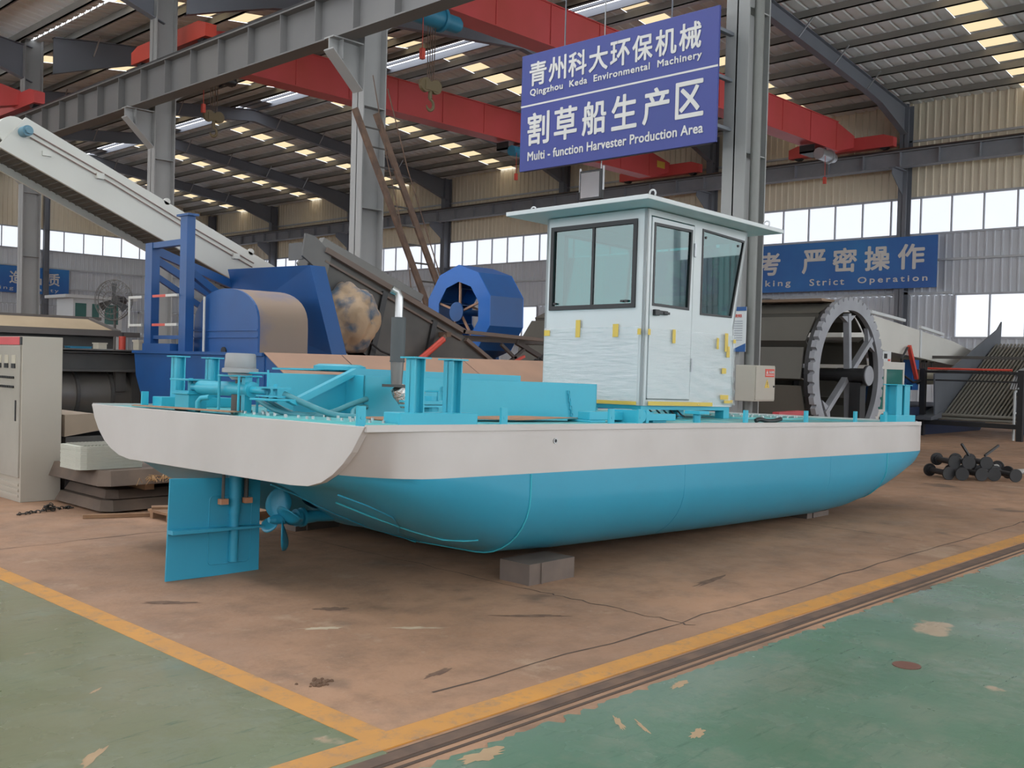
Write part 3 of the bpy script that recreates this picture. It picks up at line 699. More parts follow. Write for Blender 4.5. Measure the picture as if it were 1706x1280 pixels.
# transom plate
MB().prism([(p[0] + .0, p[1]) for p in OUT], 'x', -.012, .035).done('transom_plate', WHITE, boat, bevel=.003)
MB().prism([(.02, 0), (8.2, 0), (8.38, .07), (8.48, .16), (8.48, BW - .16), (8.38, BW - .07), (8.2, BW), (.02, BW)], 'z', -.012, .012).done('deck', TEAL_GLARE, boat)
q = MB(); q.bx(.0, 8.2, -.008, .016, -.012, .03); q.bx(0, 8.2, BW - .016, BW + .008, -.012, .03); q.bx(8.465, 8.49, .16, BW - .16, -.02, .03)
q.done('deck_edge_strip', WHITE, boat)
# deck plate laps
q = MB()
for x in (1.5, 3.0, 4.5, 6.0, 7.4): q.bx(x, x + .012, .02, BW - .02, .012, .016)
q.done('deck_seam', TEAL, boat)
# bollards: twin H posts with cap plates on a channel base
def bollard(x, y):
    b = MB().bx(x, x + .69, y - .08, y + .08, .012, .10).done('bollard', TEAL, boat, bevel=.006)
    for px in (x + .19, x + .52):
        q = MB(); w2 = .045
        q.bx(px - w2, px - w2 + .01, y - .045, y + .045, .10, .45).bx(px + w2 - .01, px + w2, y - .045, y + .045, .10, .45).bx(px - w2, px + w2, y - .006, y + .006, .10, .45)
        q.done('post', TEAL, b); MB().bx(px - .075, px + .075, y - .07, y + .07, .45, .46).done('cap_plate', TEAL, b)
bollard(.37, .22); bollard(.45, 3.5)
def bowbollard(x, y):
    b = MB().bx(x - .04, x + .5, y - .1, y + .1, .012, .10).done('bollard', TEAL, boat, bevel=.006)
    for px in (x + .10, x + .32):
        q = MB(); w2 = .075
        q.bx(px - w2, px + w2, y - .07, y - .058, .10, .45).bx(px - w2, px + w2, y + .058, y + .07, .10, .45).bx(px - .006, px + .006, y - .06, y + .06, .10, .45)
        q.done('post', TEAL, b); MB().bx(px - .10, px + .10, y - .09, y + .09, .45, .46).done('cap_plate', TEAL, b)
bowbollard(7.74 + .14, .24); 
q0 = None
for (x, y) in ((.05, .12), (1.29, .12), (2.49, .12), (2.86, .12), (4.48, .12), (5.63, .12), (6.73, .12), (7.49, .12), (8.42, .36), (.4, 3.62), (3.0, 3.62), (5.3, 3.62), (6.6, 3.62)):
    if q0 is None: q0 = MB().bx(-.03, .03, -.01, .01, 0, .13).cyl((0, -.013, .06), (0, .013, .06), .012, n=8).done('railing_socket', TEAL, boat); q = q0
    else: q = q0.copy(); C.objects.link(q)
    q.location = (x, y, .01)
# engine trunk and long lid
e = MB().prism([(.92, .012), (3.66, .012), (3.66, .335), (.92, .335)], 'y', 1.22, 1.235).bx(.92, 3.66, 2.5, 2.515, .012, .335).bx(.92, .935, 1.22, 2.515, .012, .335).bx(3.645, 3.66, 1.22, 2.515, .012, .335).bx(2.7, 3.66, 1.235, 2.5, .30, .32).done('engine_trunk', TEAL, boat, bevel=.004)
l = MB().bx(.95, 2.72, 1.36, 2.5, .365, .38)
l.prism([(.46, .02), (.92, .02), (.92, .32), (.46, .12)], 'y', 1.44, 1.45)
l.prism([(.42, .10), (.95, .335), (2.74, .335), (2.74, .385), (.94, .385), (.36, .125)], 'y', 1.34, 1.40)
l.done('trunk_lid', TEAL, boat)
MB().lathe((.99, 1.62, .36), [(.05, 0), (.2, .01), (.2, .04), (.16, .055)], 20).done('round_hatch', TEAL, boat, smooth=True)
for x in (1.72, 3.25):
    q = MB()
    for k in range(7): q.tube([(x - .01 + .009 * k + .012 * math.cos(a), 1.205 + .006 * (k % 2) * math.cos(a), .25 - .034 * k + .02 * math.sin(a)) for a in [i * PI / 4 for i in range(8)]], .005, 4, closed=True)
    tag(q.done('pin_chain', TEAL, boat), kind='stuff')
ff = MB()
ff.cyl((1.05, .98, .3), (1.05, .98, .9), .001, n=3)
ex = MB().cyl((1.05, 1.0, .45), (1.05, 1.0, .77), .054, n=24).cyl((1.05, 1.0, .44), (1.05, 1.0, .45), .057, n=24).done('exhaust_muffler', mat('muffler_grey', (0.075, 0.08, 0.085), .5), boat, smooth=True)
MB().cyl((1.05, 1.0, .26), (1.05, 1.0, .45), .04, .05, n=18).done('lower_pipe', mat('burnt_pipe', (0.22, 0.2, 0.19), .4, .5), ex, smooth=True)
MB().tube([(1.05, 1.0, .76), (1.05, 1.0, .92), (1.04, 1.01, .955), (1.0, 1.03, .975)], .030, 14, cap=False).done('tail_pipe', CHROME, ex, smooth=True)
MB().bx(.97, 1.13, .93, 1.07, .255, .275).done('flange', DGREY, ex)
fp = []
for k in range(9):
    a = k / 8; fp.append((1.06 + .2 * a, 1.0 - .02 * a, .25 - .10 * math.sin(PI * min(1, a * 1.0)) + .0))
MB().tube(fp, [.055, .062, .055, .066, .056, .065, .056, .062, .05], 12).done('foil_wrap', FOIL, ex, smooth=True)
MB().cyl((1.27, 1.02, .21), (1.27, 1.1, .33), .03, n=12).done('elbow_pipe', TEAL, ex, smooth=True)
vb = MB().cyl((1.12, .72, .012), (1.12, .72, .12), .075, n=20).bx(.93, 1.32, .62, .82, .12, .135).bx(.93, 1.32, .62, .82, .15, .165).cyl((1.12, .72, .16), (1.12, .72, .2), .06, n=20).done('valve_flange', TEAL, boat, smooth=False)
MB().tube([(1.03, .72, .165), (1.03, .72, .235), (1.21, .72, .235), (1.21, .72, .165)], .008, 6).done('handle', TEAL, vb)
# steering gear at the stern: cylinder, rudder head with grey cap, small frames
MB().bx(.27, .43, 2.62, 2.84, .012, .17).bx(.25, .45, 2.6, 2.86, .14, .155).bx(.25, .45, 2.6, 2.9, .25, .265).bx(.41, .43, 2.6, 2.9, .15, .26).done('cylinder_bracket', TEAL, boat, bevel=.003)
cy = MB().cyl((.35, 2.58, .20), (.35, 1.85, .20), .055, n=20).cyl((.35, 1.85, .20), (.35, 1.82, .20), .06, n=20).cyl((.35, 1.82, .20), (.35, 1.62, .195), .028, n=14).cyl((.35, 2.70, .20), (.35, 2.58, .20), .03, n=14).done('steering_cylinder', TEAL, boat, smooth=True)
MB().cyl((.35, 2.74, .14), (.35, 2.74, .27), .018, n=10).cyl((.35, 1.52, .12), (.35, 1.52, .25), .016, n=10).bx(.28, .42, 1.42, 1.66, .215, .227).bx(.28, .42, 1.42, 1.66, .155, .167).done('clevis', TEAL, cy)
MB().bx(.2, .45, 1.36, 1.62, .13, .145).done('tiller_arm', TEAL, boat, bevel=.004)
rh = MB().cyl((.35, 2.0, .012), (.35, 2.0, .16), .06, n=20).cyl((.35, 2.0, .16), (.35, 2.0, .29), .035, n=16).done('rudder_head', DGREY, boat, smooth=True)
MB().lathe((.35, 2.0, .30), [(.06, -.03), (.09, 0), (.09, .02), (.135, .025), (.135, .055), (.115, .06), (.118, .065), (.112, .16), (.105, .17)], 28).done('motor_cap', MOTOR, rh, smooth=True)
MB().tube([(.27, 2.16, .02), (.27, 2.16, .30), (.27, 1.88, .30), (.27, 1.88, .02)], .011, 6).tube([(.43, 2.12, .02), (.43, 2.12, .30), (.43, 1.88, .30), (.43, 1.88, .02)], .011, 6).bx(.26, .45, 1.85, 2.18, .295, .303).done('guard_frame', TEAL, rh)
MB().bx(.31, .37, 1.86, 1.91, .02, .30).done('post', TEAL, rh)
MB().tube([(.35, 1.95, .325), (.35, 1.62, .325), (.35, 1.62, .35), (.35, 1.62, .12)], .008, 6).tube([(.35, 1.9, .30), (.35, 1.7, .30)], .006, 6).done('feedback_rod', TEAL, rh)
MB().tube([(.22, 2.38, .01), (.22, 2.38, .09), (.23, 2.35, .12), (.25, 2.26, .13)], .02, 10).done('vent_pipe', TEAL, boat, smooth=True)
def flange_plate(nm, c, rx, ry, nb):
    poly = [(c[0] + rx * math.cos(2 * PI * i / 40), c[1] + ry * math.sin(2 * PI * i / 40)) for i in range(40)]
    p = MB().prism(poly, 'z', .012, .028).done(nm, TEAL_GLARE, boat)
    q = MB()
    for i in range(nb):
        for s, m_ in ((.88, 0), (.6, 1)):
            a = 2 * PI * (i + .3 * m_) / nb; x, y = c[0] + rx * s * math.cos(a), c[1] + ry * s * math.sin(a)
            q.cyl((x, y, .028), (x, y, .045), .011, n=6)
    q.done('bolts', mat('bolt_zinc', (0.55, 0.56, 0.56), .35, .7), p); tag(q and p.children[0], kind='stuff')
flange_plate('access_cover', (.38, 1.1), .24, .95, 22)
flange_plate('access_cover', (6.9, 1.5), .75, .55, 20)
# painted hydraulic hoses
def hose(P, rad=.022): 
    Q = []
    for i in range(len(P) - 1):
        p0 = Vector(P[max(i - 1, 0)]); p1 = Vector(P[i]); p2 = Vector(P[i + 1]); p3 = Vector(P[min(i + 2, len(P) - 1)])
        for k in range(6):
            t = k / 6; Q.append(.5 * ((2 * p1) + (p2 - p0) * t + (2 * p0 - 5 * p1 + 4 * p2 - p3) * t * t + (3 * p1 - p0 - 3 * p2 + p3) * t ** 3))
    Q.append(Vector(P[-1])); return MB().tube(Q, rad, 10)
hose([(.35, 1.75, .13), (.38, 1.55, .06), (.45, 1.35, .035), (.62, 1.25, .05), (.8, 1.2, .12), (.95, 1.22, .16)], .02).done('hydraulic_hose', HOSET, boat, smooth=True)
hose([(.38, 1.45, .18), (.45, 1.3, .12), (.55, 1.1, .05), (.66, 1.0, .035), (.72, .96, .035)], .022).done('hydraulic_hose', HOSET, boat, smooth=True)
hose([(.66, 1.0, .035), (.74, 1.1, .07), (.85, 1.18, .095), (.95, 1.22, .10)], .02).done('hydraulic_hose', HOSET, boat, smooth=True)
hose([(.40, 1.75, .15), (.46, 1.5, .05), (.55, 1.25, .03), (.63, 1.08, .03), (.68, 1.0, .035)], .018).done('hydraulic_hose', HOSET, boat, smooth=True)
# deck manifolds beside the cabin
mf = MB().bx(2.75, 3.65, .55, .68, .03, .10).bx(3.35, 3.8, .42, .52, .03, .09).bx(2.7, 2.9, .5, .75, .012, .03).bx(3.5, 3.7, .45, .7, .012, .03).done('deck_hinge_bar', TEAL, boat, bevel=.005)
MB().cyl((3.28, .4, .07), (3.28, .75, .07), .05, n=16).bx(3.2, 3.24, .4, .72, .012, .12).bx(3.33, 3.37, .4, .72, .012, .12).done('hinge_pin', TEAL, mf)
MB().cyl((4.18, .45, .012), (4.18, .45, .10), .035, n=6).bx(4.1, 4.26, .37, .53, .09, .12).done('deck_fitting', TEAL, boat)
# side scupper
MB().ring((1.70, -.001, -.09), 'y', .02, .013, -.008, .01, 20).m(1).cyl((1.70, -.004, -.09), (1.70, .01, -.09), .013, n=16).done('scupper', [CHROME, BLACK], boat)
# rudder
ru = MB().prism([(-.26, -.44), (.47, -.46), (.48, -1.165), (-.27, -1.165)], 'y', 1.862, 1.878).done('rudder', HULLB, boat, bevel=.002)
MB().cyl((.25, 1.85, -.42), (.25, 1.85, -.60), .05, n=20).cyl((.25, 1.85, -.60), (.25, 1.85, -.72), .043, n=20).cyl((.25, 1.85, -.72), (.25, 1.85, -1.07), .036, n=20).done('rudder_stock', HULLB, ru, smooth=True)
MB().prism([(-.265, -.80), (.475, -.815), (.475, -.83), (-.265, -.83)], 'y', 1.79, 1.862).done('stiffener', HULLB, ru)
def rect_bead(x0, x1, z0, z1, rr):
    P = []
    for cx_2, cz, a0 in ((x1 - rr, z1 - rr, 0), (x0 + rr, z1 - rr, 90), (x0 + rr, z0 + rr, 180), (x1 - rr, z0 + rr, 270)):
        for k in range(4): a = math.radians(a0 + 30 * k); P.append((cx_2 + rr * math.cos(a), 1.86, cz + rr * math.sin(a)))
    return P
MB().tube(rect_bead(.05, .40, -1.08, -.58, .03), .004, 5, closed=True).done('weld_bead', HULLB, ru)
MB().bx(.11, .17, 1.80, 1.85, -.64, -.60).bx(.31, .37, 1.80, 1.85, -.64, -.60).done('bronze_pad', mat('copper_pad', (0.6, 0.28, 0.16), .5), ru)
MB().cyl((.33, 1.83, -.42), (.33, 1.83, -.6), .018, n=8).done('lock_rod', DGREY, ru); MB().cyl((.14, 1.83, -.42), (.14, 1.83, -.6), .012, n=8).done('lock_rod', DGREY, ru)
# propeller and stern tube
pr_ = MB().cyl((.60, 1.87, -.79), (.74, 1.87, -.79), .035, .045, n=20).cyl((.56, 1.87, -.79), (.60, 1.87, -.79), .02, .035, n=20).done('propeller', HULLB, boat, smooth=True)
for k in range(4):
    a0 = math.radians(65 + 90 * k); vs = []; n = 9; RB = .24
    for i in range(n):
        t = i / (n - 1); r_ = .035 + (RB - .035) * t; wd = .10 * math.sin(PI * (.12 + .80 * t)) * (1 if t < .98 else .6) + .012; pitch = math.radians(62 - 34 * t)
        for s in (-1, -.5, 0, .5, 1):
            tt = s * wd; dx = tt * math.cos(pitch) ; da = (tt * math.sin(pitch)) / max(r_, .05); a = a0 + da + .25 * t * t
            vs.append((.67 + dx * .9, 1.87 + r_ * math.cos(a), -.79 + r_ * math.sin(a)))
    fs = [(i * 5 + j, i * 5 + j + 1, (i + 1) * 5 + j + 1, (i + 1) * 5 + j) for i in range(n - 1) for j in range(4)]
    b = MB().add(vs, fs).done('blade', HULLB, pr_, smooth=True); so = b.modifiers.new('s', 'SOLIDIFY'); so.thickness = .008
MB().cyl((.74, 1.87, -.79), (1.55, 1.87, -.80), .042, n=20).cyl((.80, 1.87, -.79), (.83, 1.87, -.79), .068, n=24).cyl((.845, 1.87, -.79), (.87, 1.87, -.79), .075, n=24).cyl((.87, 1.87, -.79), (1.0, 1.87, -.79), .055, .045, n=20).done('stern_tube', HULLB, boat, smooth=True)

# support blocks under the hull
BLK = mat('block_steel', (0.13, 0.10, 0.085), .75, col2=(0.2, 0.15, 0.12), scale=5)
for (x, yb_, l_) in ((5.38, 4.95, 'rusty channel block showing below the boat hull near the stern'), (10.2, 5.3, 'rusty channel block in shade under the bow end of the hull'), (5.38, 7.9, 'rusty channel block under the far side of the stern'), (10.2, 7.9, 'rusty channel block under the far side of the bow')):
    z1 = (BP(x - 3.7, 3.0 if yb_ > 6 else .5, -.985)).z - .008
    t = empty('support_block', l_, 'block', (x, yb_, 0))
    MB().bx(0, .5, 0, .02, 0, z1).bx(.0, .5, .28, .30, 0, z1).bx(0, .5, 0.02, .28, z1 - .02, z1).bx(0, .02, .02, .28, 0, z1 - .02).bx(.48, .5, .02, .28, 0, z1 - .02).done('channel', BLK, t)
    MB().bx(.12, .14, -.012, 0, 0, z1).done('rib', BLK, t)

# cardboard and loose pieces lying on the deck
def sheet_on_deck(nm, lab, cat, pts, z=.019, th=.006, mt=CARD, curl=.03, group=None):
    r = random.Random(len(lab)); q = MB(); n = len(pts)
    cx_3 = sum(p[0] for p in pts) / n; cy_3 = sum(p[1] for p in pts) / n
    vs = [(cx_3, cy_3, z + curl)] + [(p[0], p[1], z + r.random() * curl) for p in pts]; vs += [(v[0], v[1], v[2] + th) for v in vs]
    m_ = n + 1; fs = []
    for i in range(n): j = (i + 1) % n; fs += [(0, 1 + j, 1 + i), (m_, m_ + 1 + i, m_ + 1 + j), (1 + i, 1 + j, m_ + 1 + j, m_ + 1 + i)]
    o = q.add(vs, fs).done(nm, mt); o.matrix_world = BM; return tag(o, lab, cat, group)
sheet_on_deck('cardboard_sheet', 'brown cardboard sheet lying on the deck below the long teal trunk', 'cardboard', [(1.5, .75), (2.0, .6), (2.6, .62), (3.0, .78), (2.6, 1.0), (2.0, 1.05), (1.5, 1.02)])
sheet_on_deck('cardboard_sheet', 'long brown cardboard strip on the stern deck before the grey motor cap', 'cardboard', [(.12, 1.75), (.13, 3.3), (.2, 3.4), (.28, 3.2), (.25, 1.8)], curl=.015)
sheet_on_deck('cardboard_sheet', 'brown cardboard on the deck between the hoses and the exhaust', 'cardboard', [(.62, .6), (.95, .5), (1.0, .9), (1.15, 1.15), (.8, 1.15), (.62, .9)], curl=.02)
o = hose([(5.05, .35, .03), (5.1, .33, .045), (5.2, .3, .03), (5.35, .3, .035), (5.45, .3, .05)], .022).done('rubber_hose', RUBBER, smooth=True); o.matrix_world = BM; tag(o, 'short black rubber hose piece lying on the fore deck', 'hose')

# ================================================================ WHEELHOUSE
cabin = empty('wheelhouse', 'white wheelhouse cabin with tinted windows and plastic film on deck', 'cabin', M=BM)
X0, X1, Y0, Y1, Z0, Z1 = 4.33, 5.99, 1.2, 2.52, .14, 2.09
XT = 6.21
LW = [(4.46, 1.95), (4.46, 1.15), (5.075, 1.15), (5.10, 1.96)]           # door glass
W2 = [(5.32, 1.12), (5.91, 1.13), (6.12, 1.97), (5.32, 2.0)]
def wall_with_holes(outer, holes, place, th, mt, nm, par):
    """flat panel (2D outline with openings) thickened by th; place maps (u,v,w) to space"""
    bm = bmesh.new(); loops = [outer] + holes; es = []
    for lp in loops:
        v = [bm.verts.new((p[0], p[1], 0)) for p in lp]
        es += [bm.edges.new((v[i], v[(i + 1) % len(v)])) for i in range(len(v))]
    bmesh.ops.triangle_fill(bm, edges=es, use_beauty=True, normal=(0, 0, 1))
    g = bmesh.ops.extrude_face_region(bm, geom=bm.faces[:]); vv = [x for x in g['geom'] if isinstance(x, bmesh.types.BMVert)]
    for x in vv: x.co.z = th
    for x in bm.verts: x.co = Vector(place(x.co.x, x.co.y, x.co.z))
    bmesh.ops.recalc_face_normals(bm, faces=bm.faces)
    me = bpy.data.meshes.new(nm); bm.to_mesh(me); bm.free(); me.materials.append(mt)
    o = bpy.data.objects.new(nm, me); C.objects.link(o); o.parent = par; return o
side = [(X0, Z0), (X1, Z0), (5.975, 1.0), (XT, Z1), (X0, Z1)]
DO = [(4.40, .20), (5.16, .20), (5.16, 2.03), (4.40, 2.03)]
def inset(poly, d):
    cx_, cz = sum(p[0] for p in poly) / len(poly), sum(p[1] for p in poly) / len(poly)
    return [(p[0] + d * (1 if p[0] < cx_ else -1), p[1] + d * (1 if p[1] < cz else -1)) for p in poly]
wall_with_holes(side, [W2, DO], lambda u, v, t: (u, Y0 + t, v), .03, CABW, 'side_wall', cabin)
wall_with_holes(side, [[(4.6, 1.15), (5.7, 1.15), (5.8, 1.95), (4.6, 1.95)]], lambda u, v, t: (u, Y1 - t, v), .03, CABW, 'side_wall', cabin)
RW = [(1.33, 1.13), (2.43, 1.13), (2.43, 1.975), (1.33, 1.975)]
wall_with_holes([(Y0, Z0), (Y1, Z0), (Y1, Z1), (Y0, Z1)], [RW], lambda u, v, t: (X0 - .0 + t, u, v), .03, CABW, 'rear_wall', cabin)
# front: vertical lower wall and raked windscreen frame
MB().bx(X1 - .03, X1, Y0, Y1, Z0, 1.0).done('front_wall', CABW, cabin)
wall_with_holes([(Y0, 0), (Y1, 0), (Y1, 1.11), (Y0, 1.11)], [[(1.30, .1), (2.42, .1), (2.42, 1.0), (1.30, 1.0)]], lambda u, v, t: (5.975 + (XT - 5.975) * v / 1.115 - t, u, 1.0 + v * .98), .03, CABW, 'windscreen_frame', cabin)
MB().add([(5.98, 1.3, 1.08), (5.98, 2.42, 1.08), (6.17, 2.42, 2.0), (6.17, 1.3, 2.0)], [(0, 1, 2, 3)]).done('windscreen', GREEN_GLASS, cabin)
MB().bx(X0 + .03, X1 - .03, Y0 + .03, Y1 - .03, Z0, Z0 + .03).done('cabin_floor', CABW, cabin)
# roof
rf_ = MB().bx(3.97, 6.52, .93, 2.80, 2.10, 2.145).prism([(3.97, 2.145), (6.52, 2.145), (6.3, 2.20), (4.2, 2.20)], 'y', 1.1, 2.62)
rf_.add([(3.97, .93, 2.145), (6.52, .93, 2.145), (6.3, 1.1, 2.2), (4.2, 1.1, 2.2), (3.97, 2.8, 2.145), (6.52, 2.8, 2.145), (6.3, 2.62, 2.2), (4.2, 2.62, 2.2)], [(0, 1, 2, 3), (4, 7, 6, 5)])
ro = rf_.done('cabin_roof', CABW, cabin, bevel=.006)
e0 = None
for (x, y) in ((4.2, 1.05), (4.25, 2.66), (6.35, 1.05), (6.3, 2.66)):
    if e0 is None: e0 = MB().tube([(0, .035 * math.cos(a), .045 + .035 * math.sin(a)) for a in [i * PI / 8 for i in range(16)]], .009, 8, closed=True).done('lifting_eye', CABW, ro, smooth=True); q = e0
    else: q = e0.copy(); C.objects.link(q)
    q.location = (x, y, 2.15)
# sliding rear window: black frame, two sashes
def frame_of(poly, d, place, th, mt, nm, par): return wall_with_holes(poly, [inset(poly, d)], place, th, mt, nm, par)
rw = frame_of([(1.31, 1.11), (2.45, 1.11), (2.45, 1.995), (1.31, 1.995)], .045, lambda u, v, t: (X0 - .018 + t, u, v), .05, BLACK, 'rear_window', cabin)
MB().bx(4.335, 4.342, 1.35, 2.41, 1.15, 1.955).done('glass', GREEN_GLASS, rw)
MB().bx(4.325, 4.352, 1.86, 1.89, 1.15, 1.955).done('sash_bar', BLACK, rw)
q = MB()
for y, z in ((1.4, 1.17), (1.45, 1.17), (2.35, 1.17)): q.bx(4.31, 4.33, y, y + .04, z, z + .02)
q.done('latch', BLACK, rw)
dr = wall_with_holes([(4.415, .215), (5.145, .215), (5.145, 2.015), (4.415, 2.015)], [LW], lambda u, v, t: (u, Y0 - .006 + t, v), .03, CABW, 'cabin_door', cabin)
frame_of([(4.445, 1.135), (5.09, 1.135), (5.115, 1.975), (4.445, 1.965)], .028, lambda u, v, t: (u, Y0 - .012 + t, v), .03, BLACK, 'window_seal', dr)
MB().bx(4.46, 5.09, Y0 + .004, Y0 + .01, 1.15, 1.96).done('glass', GREEN_GLASS, dr)
MB().bx(4.46, 4.68, Y0 - .04, Y0 - .006, 1.055, 1.095).bx(4.46, 4.53, Y0 - .045, Y0 - .006, 1.04, 1.10).bx(4.6, 4.7, Y0 - .05, Y0 - .035, 1.06, 1.085).done('handle', BLACK, dr, bevel=.004)
for z in (.5, 1.7): MB().cyl((5.155, Y0 - .02, z), (5.155, Y0 - .02, z + .14), .013, n=10).bx(5.15, 5.19, Y0 - .012, Y0, z, z + .14).done('hinge', STEEL, dr)
sw = frame_of([(5.305, 1.105), (5.92, 1.115), (6.14, 1.99), (5.305, 2.015)], .022, lambda u, v, t: (u, Y0 - .008 + t, v), .03, BLACK, 'side_window', cabin)
MB().prism(W2, 'y', Y0 + .004, Y0 + .01).done('glass', GREEN_GLASS, sw)
q = MB()
for x, z in ((5.38, 1.93), (6.02, 1.92)): q.cyl((x, Y0 - .003, z), (x, Y0 + .012, z), .014, n=12)
q.done('fixing_stud', BLACK, sw)
o4 = [(4.6, 1.15), (5.7, 1.15), (5.8, 1.95), (4.6, 1.95)]
MB().prism(o4, 'y', Y1 - .02, Y1 - .012).done('far_glass', GREEN_GLASS, cabin)
frame_of([(4.58, 1.13), (5.72, 1.13), (5.82, 1.97), (4.58, 1.97)], .03, lambda u, v, t: (u, Y1 + .01 - t, v), .04, BLACK, 'far_window_frame', cabin)
# plinth band, legs and pipes below
MB().bx(X0 + .02, X1 - .02, Y0 + .02, Y1 - .02, .10, .14).done('base_frame', TEAL, cabin)
for (x, y) in ((4.36, 1.22), (5.86, 1.22), (4.36, 2.36), (5.86, 2.36), (5.1, 1.3)):
    MB().bx(x, x + .11, y, y + .11, .013, .10).done('leg', TEAL, cabin)
q = MB()
for k in range(5): q.tube([(4.6 + .12 * k, 1.3, .10), (4.63 + .12 * k, 1.26, .05), (4.72 + .12 * k, 1.28, .03), (4.9 + .1 * k, 1.4, .03)], .009, 6)
q.done('cable_bundle', RUBBER, cabin)
# plastic film and tape on the lower half
m = bpy.data.materials.new('plastic_film'); m.use_nodes = True; nt = m.node_tree; b = nt.nodes['Principled BSDF']; tc = N('ShaderNodeTexCoord')
b.inputs['Base Color'].default_value = (.85, .87, .88, 1); b.inputs['Roughness'].default_value = .12; b.inputs['Alpha'].default_value = .26; b.inputs['Specular IOR Level'].default_value = .9
mp = N('ShaderNodeMapping'); mp.inputs['Scale'].default_value = (1.2, 1, 9); mp.inputs['Rotation'].default_value = (0, -.25, 0); nt.links.new(tc.outputs['Object'], mp.inputs[0])
bp = N('ShaderNodeBump'); bp.inputs['Strength'].default_value = .9; bp.inputs['Distance'].default_value = .02
nt.links.new(noise(4, 4, mp.outputs[0]), bp.inputs['Height']); nt.links.new(bp.outputs[0], b.inputs['Normal'])
FILM = m
r = random.Random(3); nx, nz = 44, 30; vs = []
for i in range(nx + 1):
    for k in range(nz + 1):
        x = X0 + .06 + (1.60) * i / nx; z = .16 + .76 * k / nz
        u = i / nx; ph = z * 46 + x * 14 + 2.2 * math.sin(x * 5); amp = .016 * min(1, max(0, (.8 - z) * 2)) * (0.3 + u)
        vs.append((x, Y0 - .022 - amp * (math.sin(ph) ** 3) - .004 * math.sin(x * 19 + z * 7), z))
q = MB().add(vs, [(i * (nz + 1) + k, i * (nz + 1) + k + 1, (i + 1) * (nz + 1) + k + 1, (i + 1) * (nz + 1) + k) for i in range(nx) for k in range(nz)])
q.done('plastic_film', FILM, cabin, smooth=True)
MB().bx(X0 - .018, X0 - .015, Y0 + .05, Y1 - .02, .16, .92).done('plastic_film', FILM, cabin)
q0 = None
def tape(x0, x1, y0, y1, z0, z1): MB().bx(x0, x1, y0, y1, z0, z1).done('tape', YEL, cabin)
xe = X0 - .022
tape(xe, xe + .004, 2.0, 2.06, .82, 1.0); tape(xe, xe + .004, 1.5, 1.57, .82, .95); tape(xe, xe + .004, 2.42, 2.5, .84, .9); tape(xe, xe + .004, 1.22, 1.26, .84, .9)
ye = Y0 - .034
tape(4.36, 4.40, ye, ye + .004, .84, .9); tape(4.78, 4.83, ye, ye + .004, .78, .92); tape(5.6, 5.64, ye, ye + .004, .76, .88); tape(5.76, 5.82, ye, ye + .004, .74, .94); tape(5.8, 5.86, ye, ye + .004, .68, .8)
tape(5.93, 5.98, ye, ye + .004, .84, .88); tape(5.72, 5.8, ye, ye + .004, .50, .56); tape(4.4, 5.55, ye, ye + .004, .145, .185); tape(5.7, 5.86, ye, ye + .004, .22, .27); tape(5.78, 5.95, ye, ye + .004, .18, .215); tape(xe, xe + .004, 1.25, 2.5, .145, .18)
def subpart(name, par, loc):
    o = bpy.data.objects.new(name, None); C.objects.link(o); o.parent = par; o.location = loc; return o
# ================================================================ BLUE HARVESTER behind the boat
hv = empty('harvester_boat', 'large blue weed harvester boat with dusty deck behind the teal boat', 'boat', (6.65, 10.5, 0))
MB().prism([(0, 1.65), (3.35, 1.65), (3.28, 1.3), (2.75, .45), (2.2, .3), (.3, .3), (.0, .6)], 'x', .0, 7.9).done('hull', BLUE, hv, bevel=.01)
MB().bx(-.03, 0.05, .0, 3.35, 1.62, 1.66).done('deck_edge', BLUE, hv)
# dusty sloping side deck panels on the sponson
MB().prism([(-.57, 1.33), (0, 1.65), (0, .5), (-.57, .8)], 'x', 0.02, 7.8).done('side_sponson', BLUE, hv)
for (a, b_) in ((.0, 1.12), (1.14, 3.2), (3.22, 5.4), (5.42, 7.8)):
    MB().prism([(-.58, 1.335), (0.0, 1.655), (0.0, 1.665), (-.58, 1.345)], 'x', a, b_).done('sloping_panel', TAN, hv)
MB().bx(1.2, 7.8, .0, 3.3, 1.652, 1.662).done('dusty_deck', TAN, hv)
SH = Matrix.Translation((5.3 - 6.65, 11.0 - 10.5, 0))
# paddle housing
ph = MB(); n = 20
poly = [(1.0 + .80 * math.cos(PI * i / n), 1.67 + .33 + .50 * math.sin(PI * i / n) ** .8 if 0 < i < n else 1.99) for i in range(n + 1)]
poly = [(1.8, 1.66)] + poly + [(.2, 1.66)]
ph.prism(poly, 'x', 1.70, 1.73).done('end_cover', BLUE, hv, M=SH)
vs = []; 
for p in poly:
    vs += [(1.73, p[0], p[1]), (2.45, p[0], p[1])]
MB().add(vs, [(2 * i, 2 * i + 1, 2 * i + 3, 2 * i + 2) for i in range(len(poly) - 1)]).done('paddle_cover', DUST, hv, smooth=True, M=SH)
q = MB(); q.bx(1.685, 1.70, .2, 1.8, 1.94, 1.96).bx(1.685, 1.70, .2, 1.8, 1.85, 1.865); q.m(1).cyl((1.68, 1.0, 1.67), (1.70, 1.0, 1.67), .06, n=16).done('cover_flange', [BLUE, BLACK], hv, M=SH)
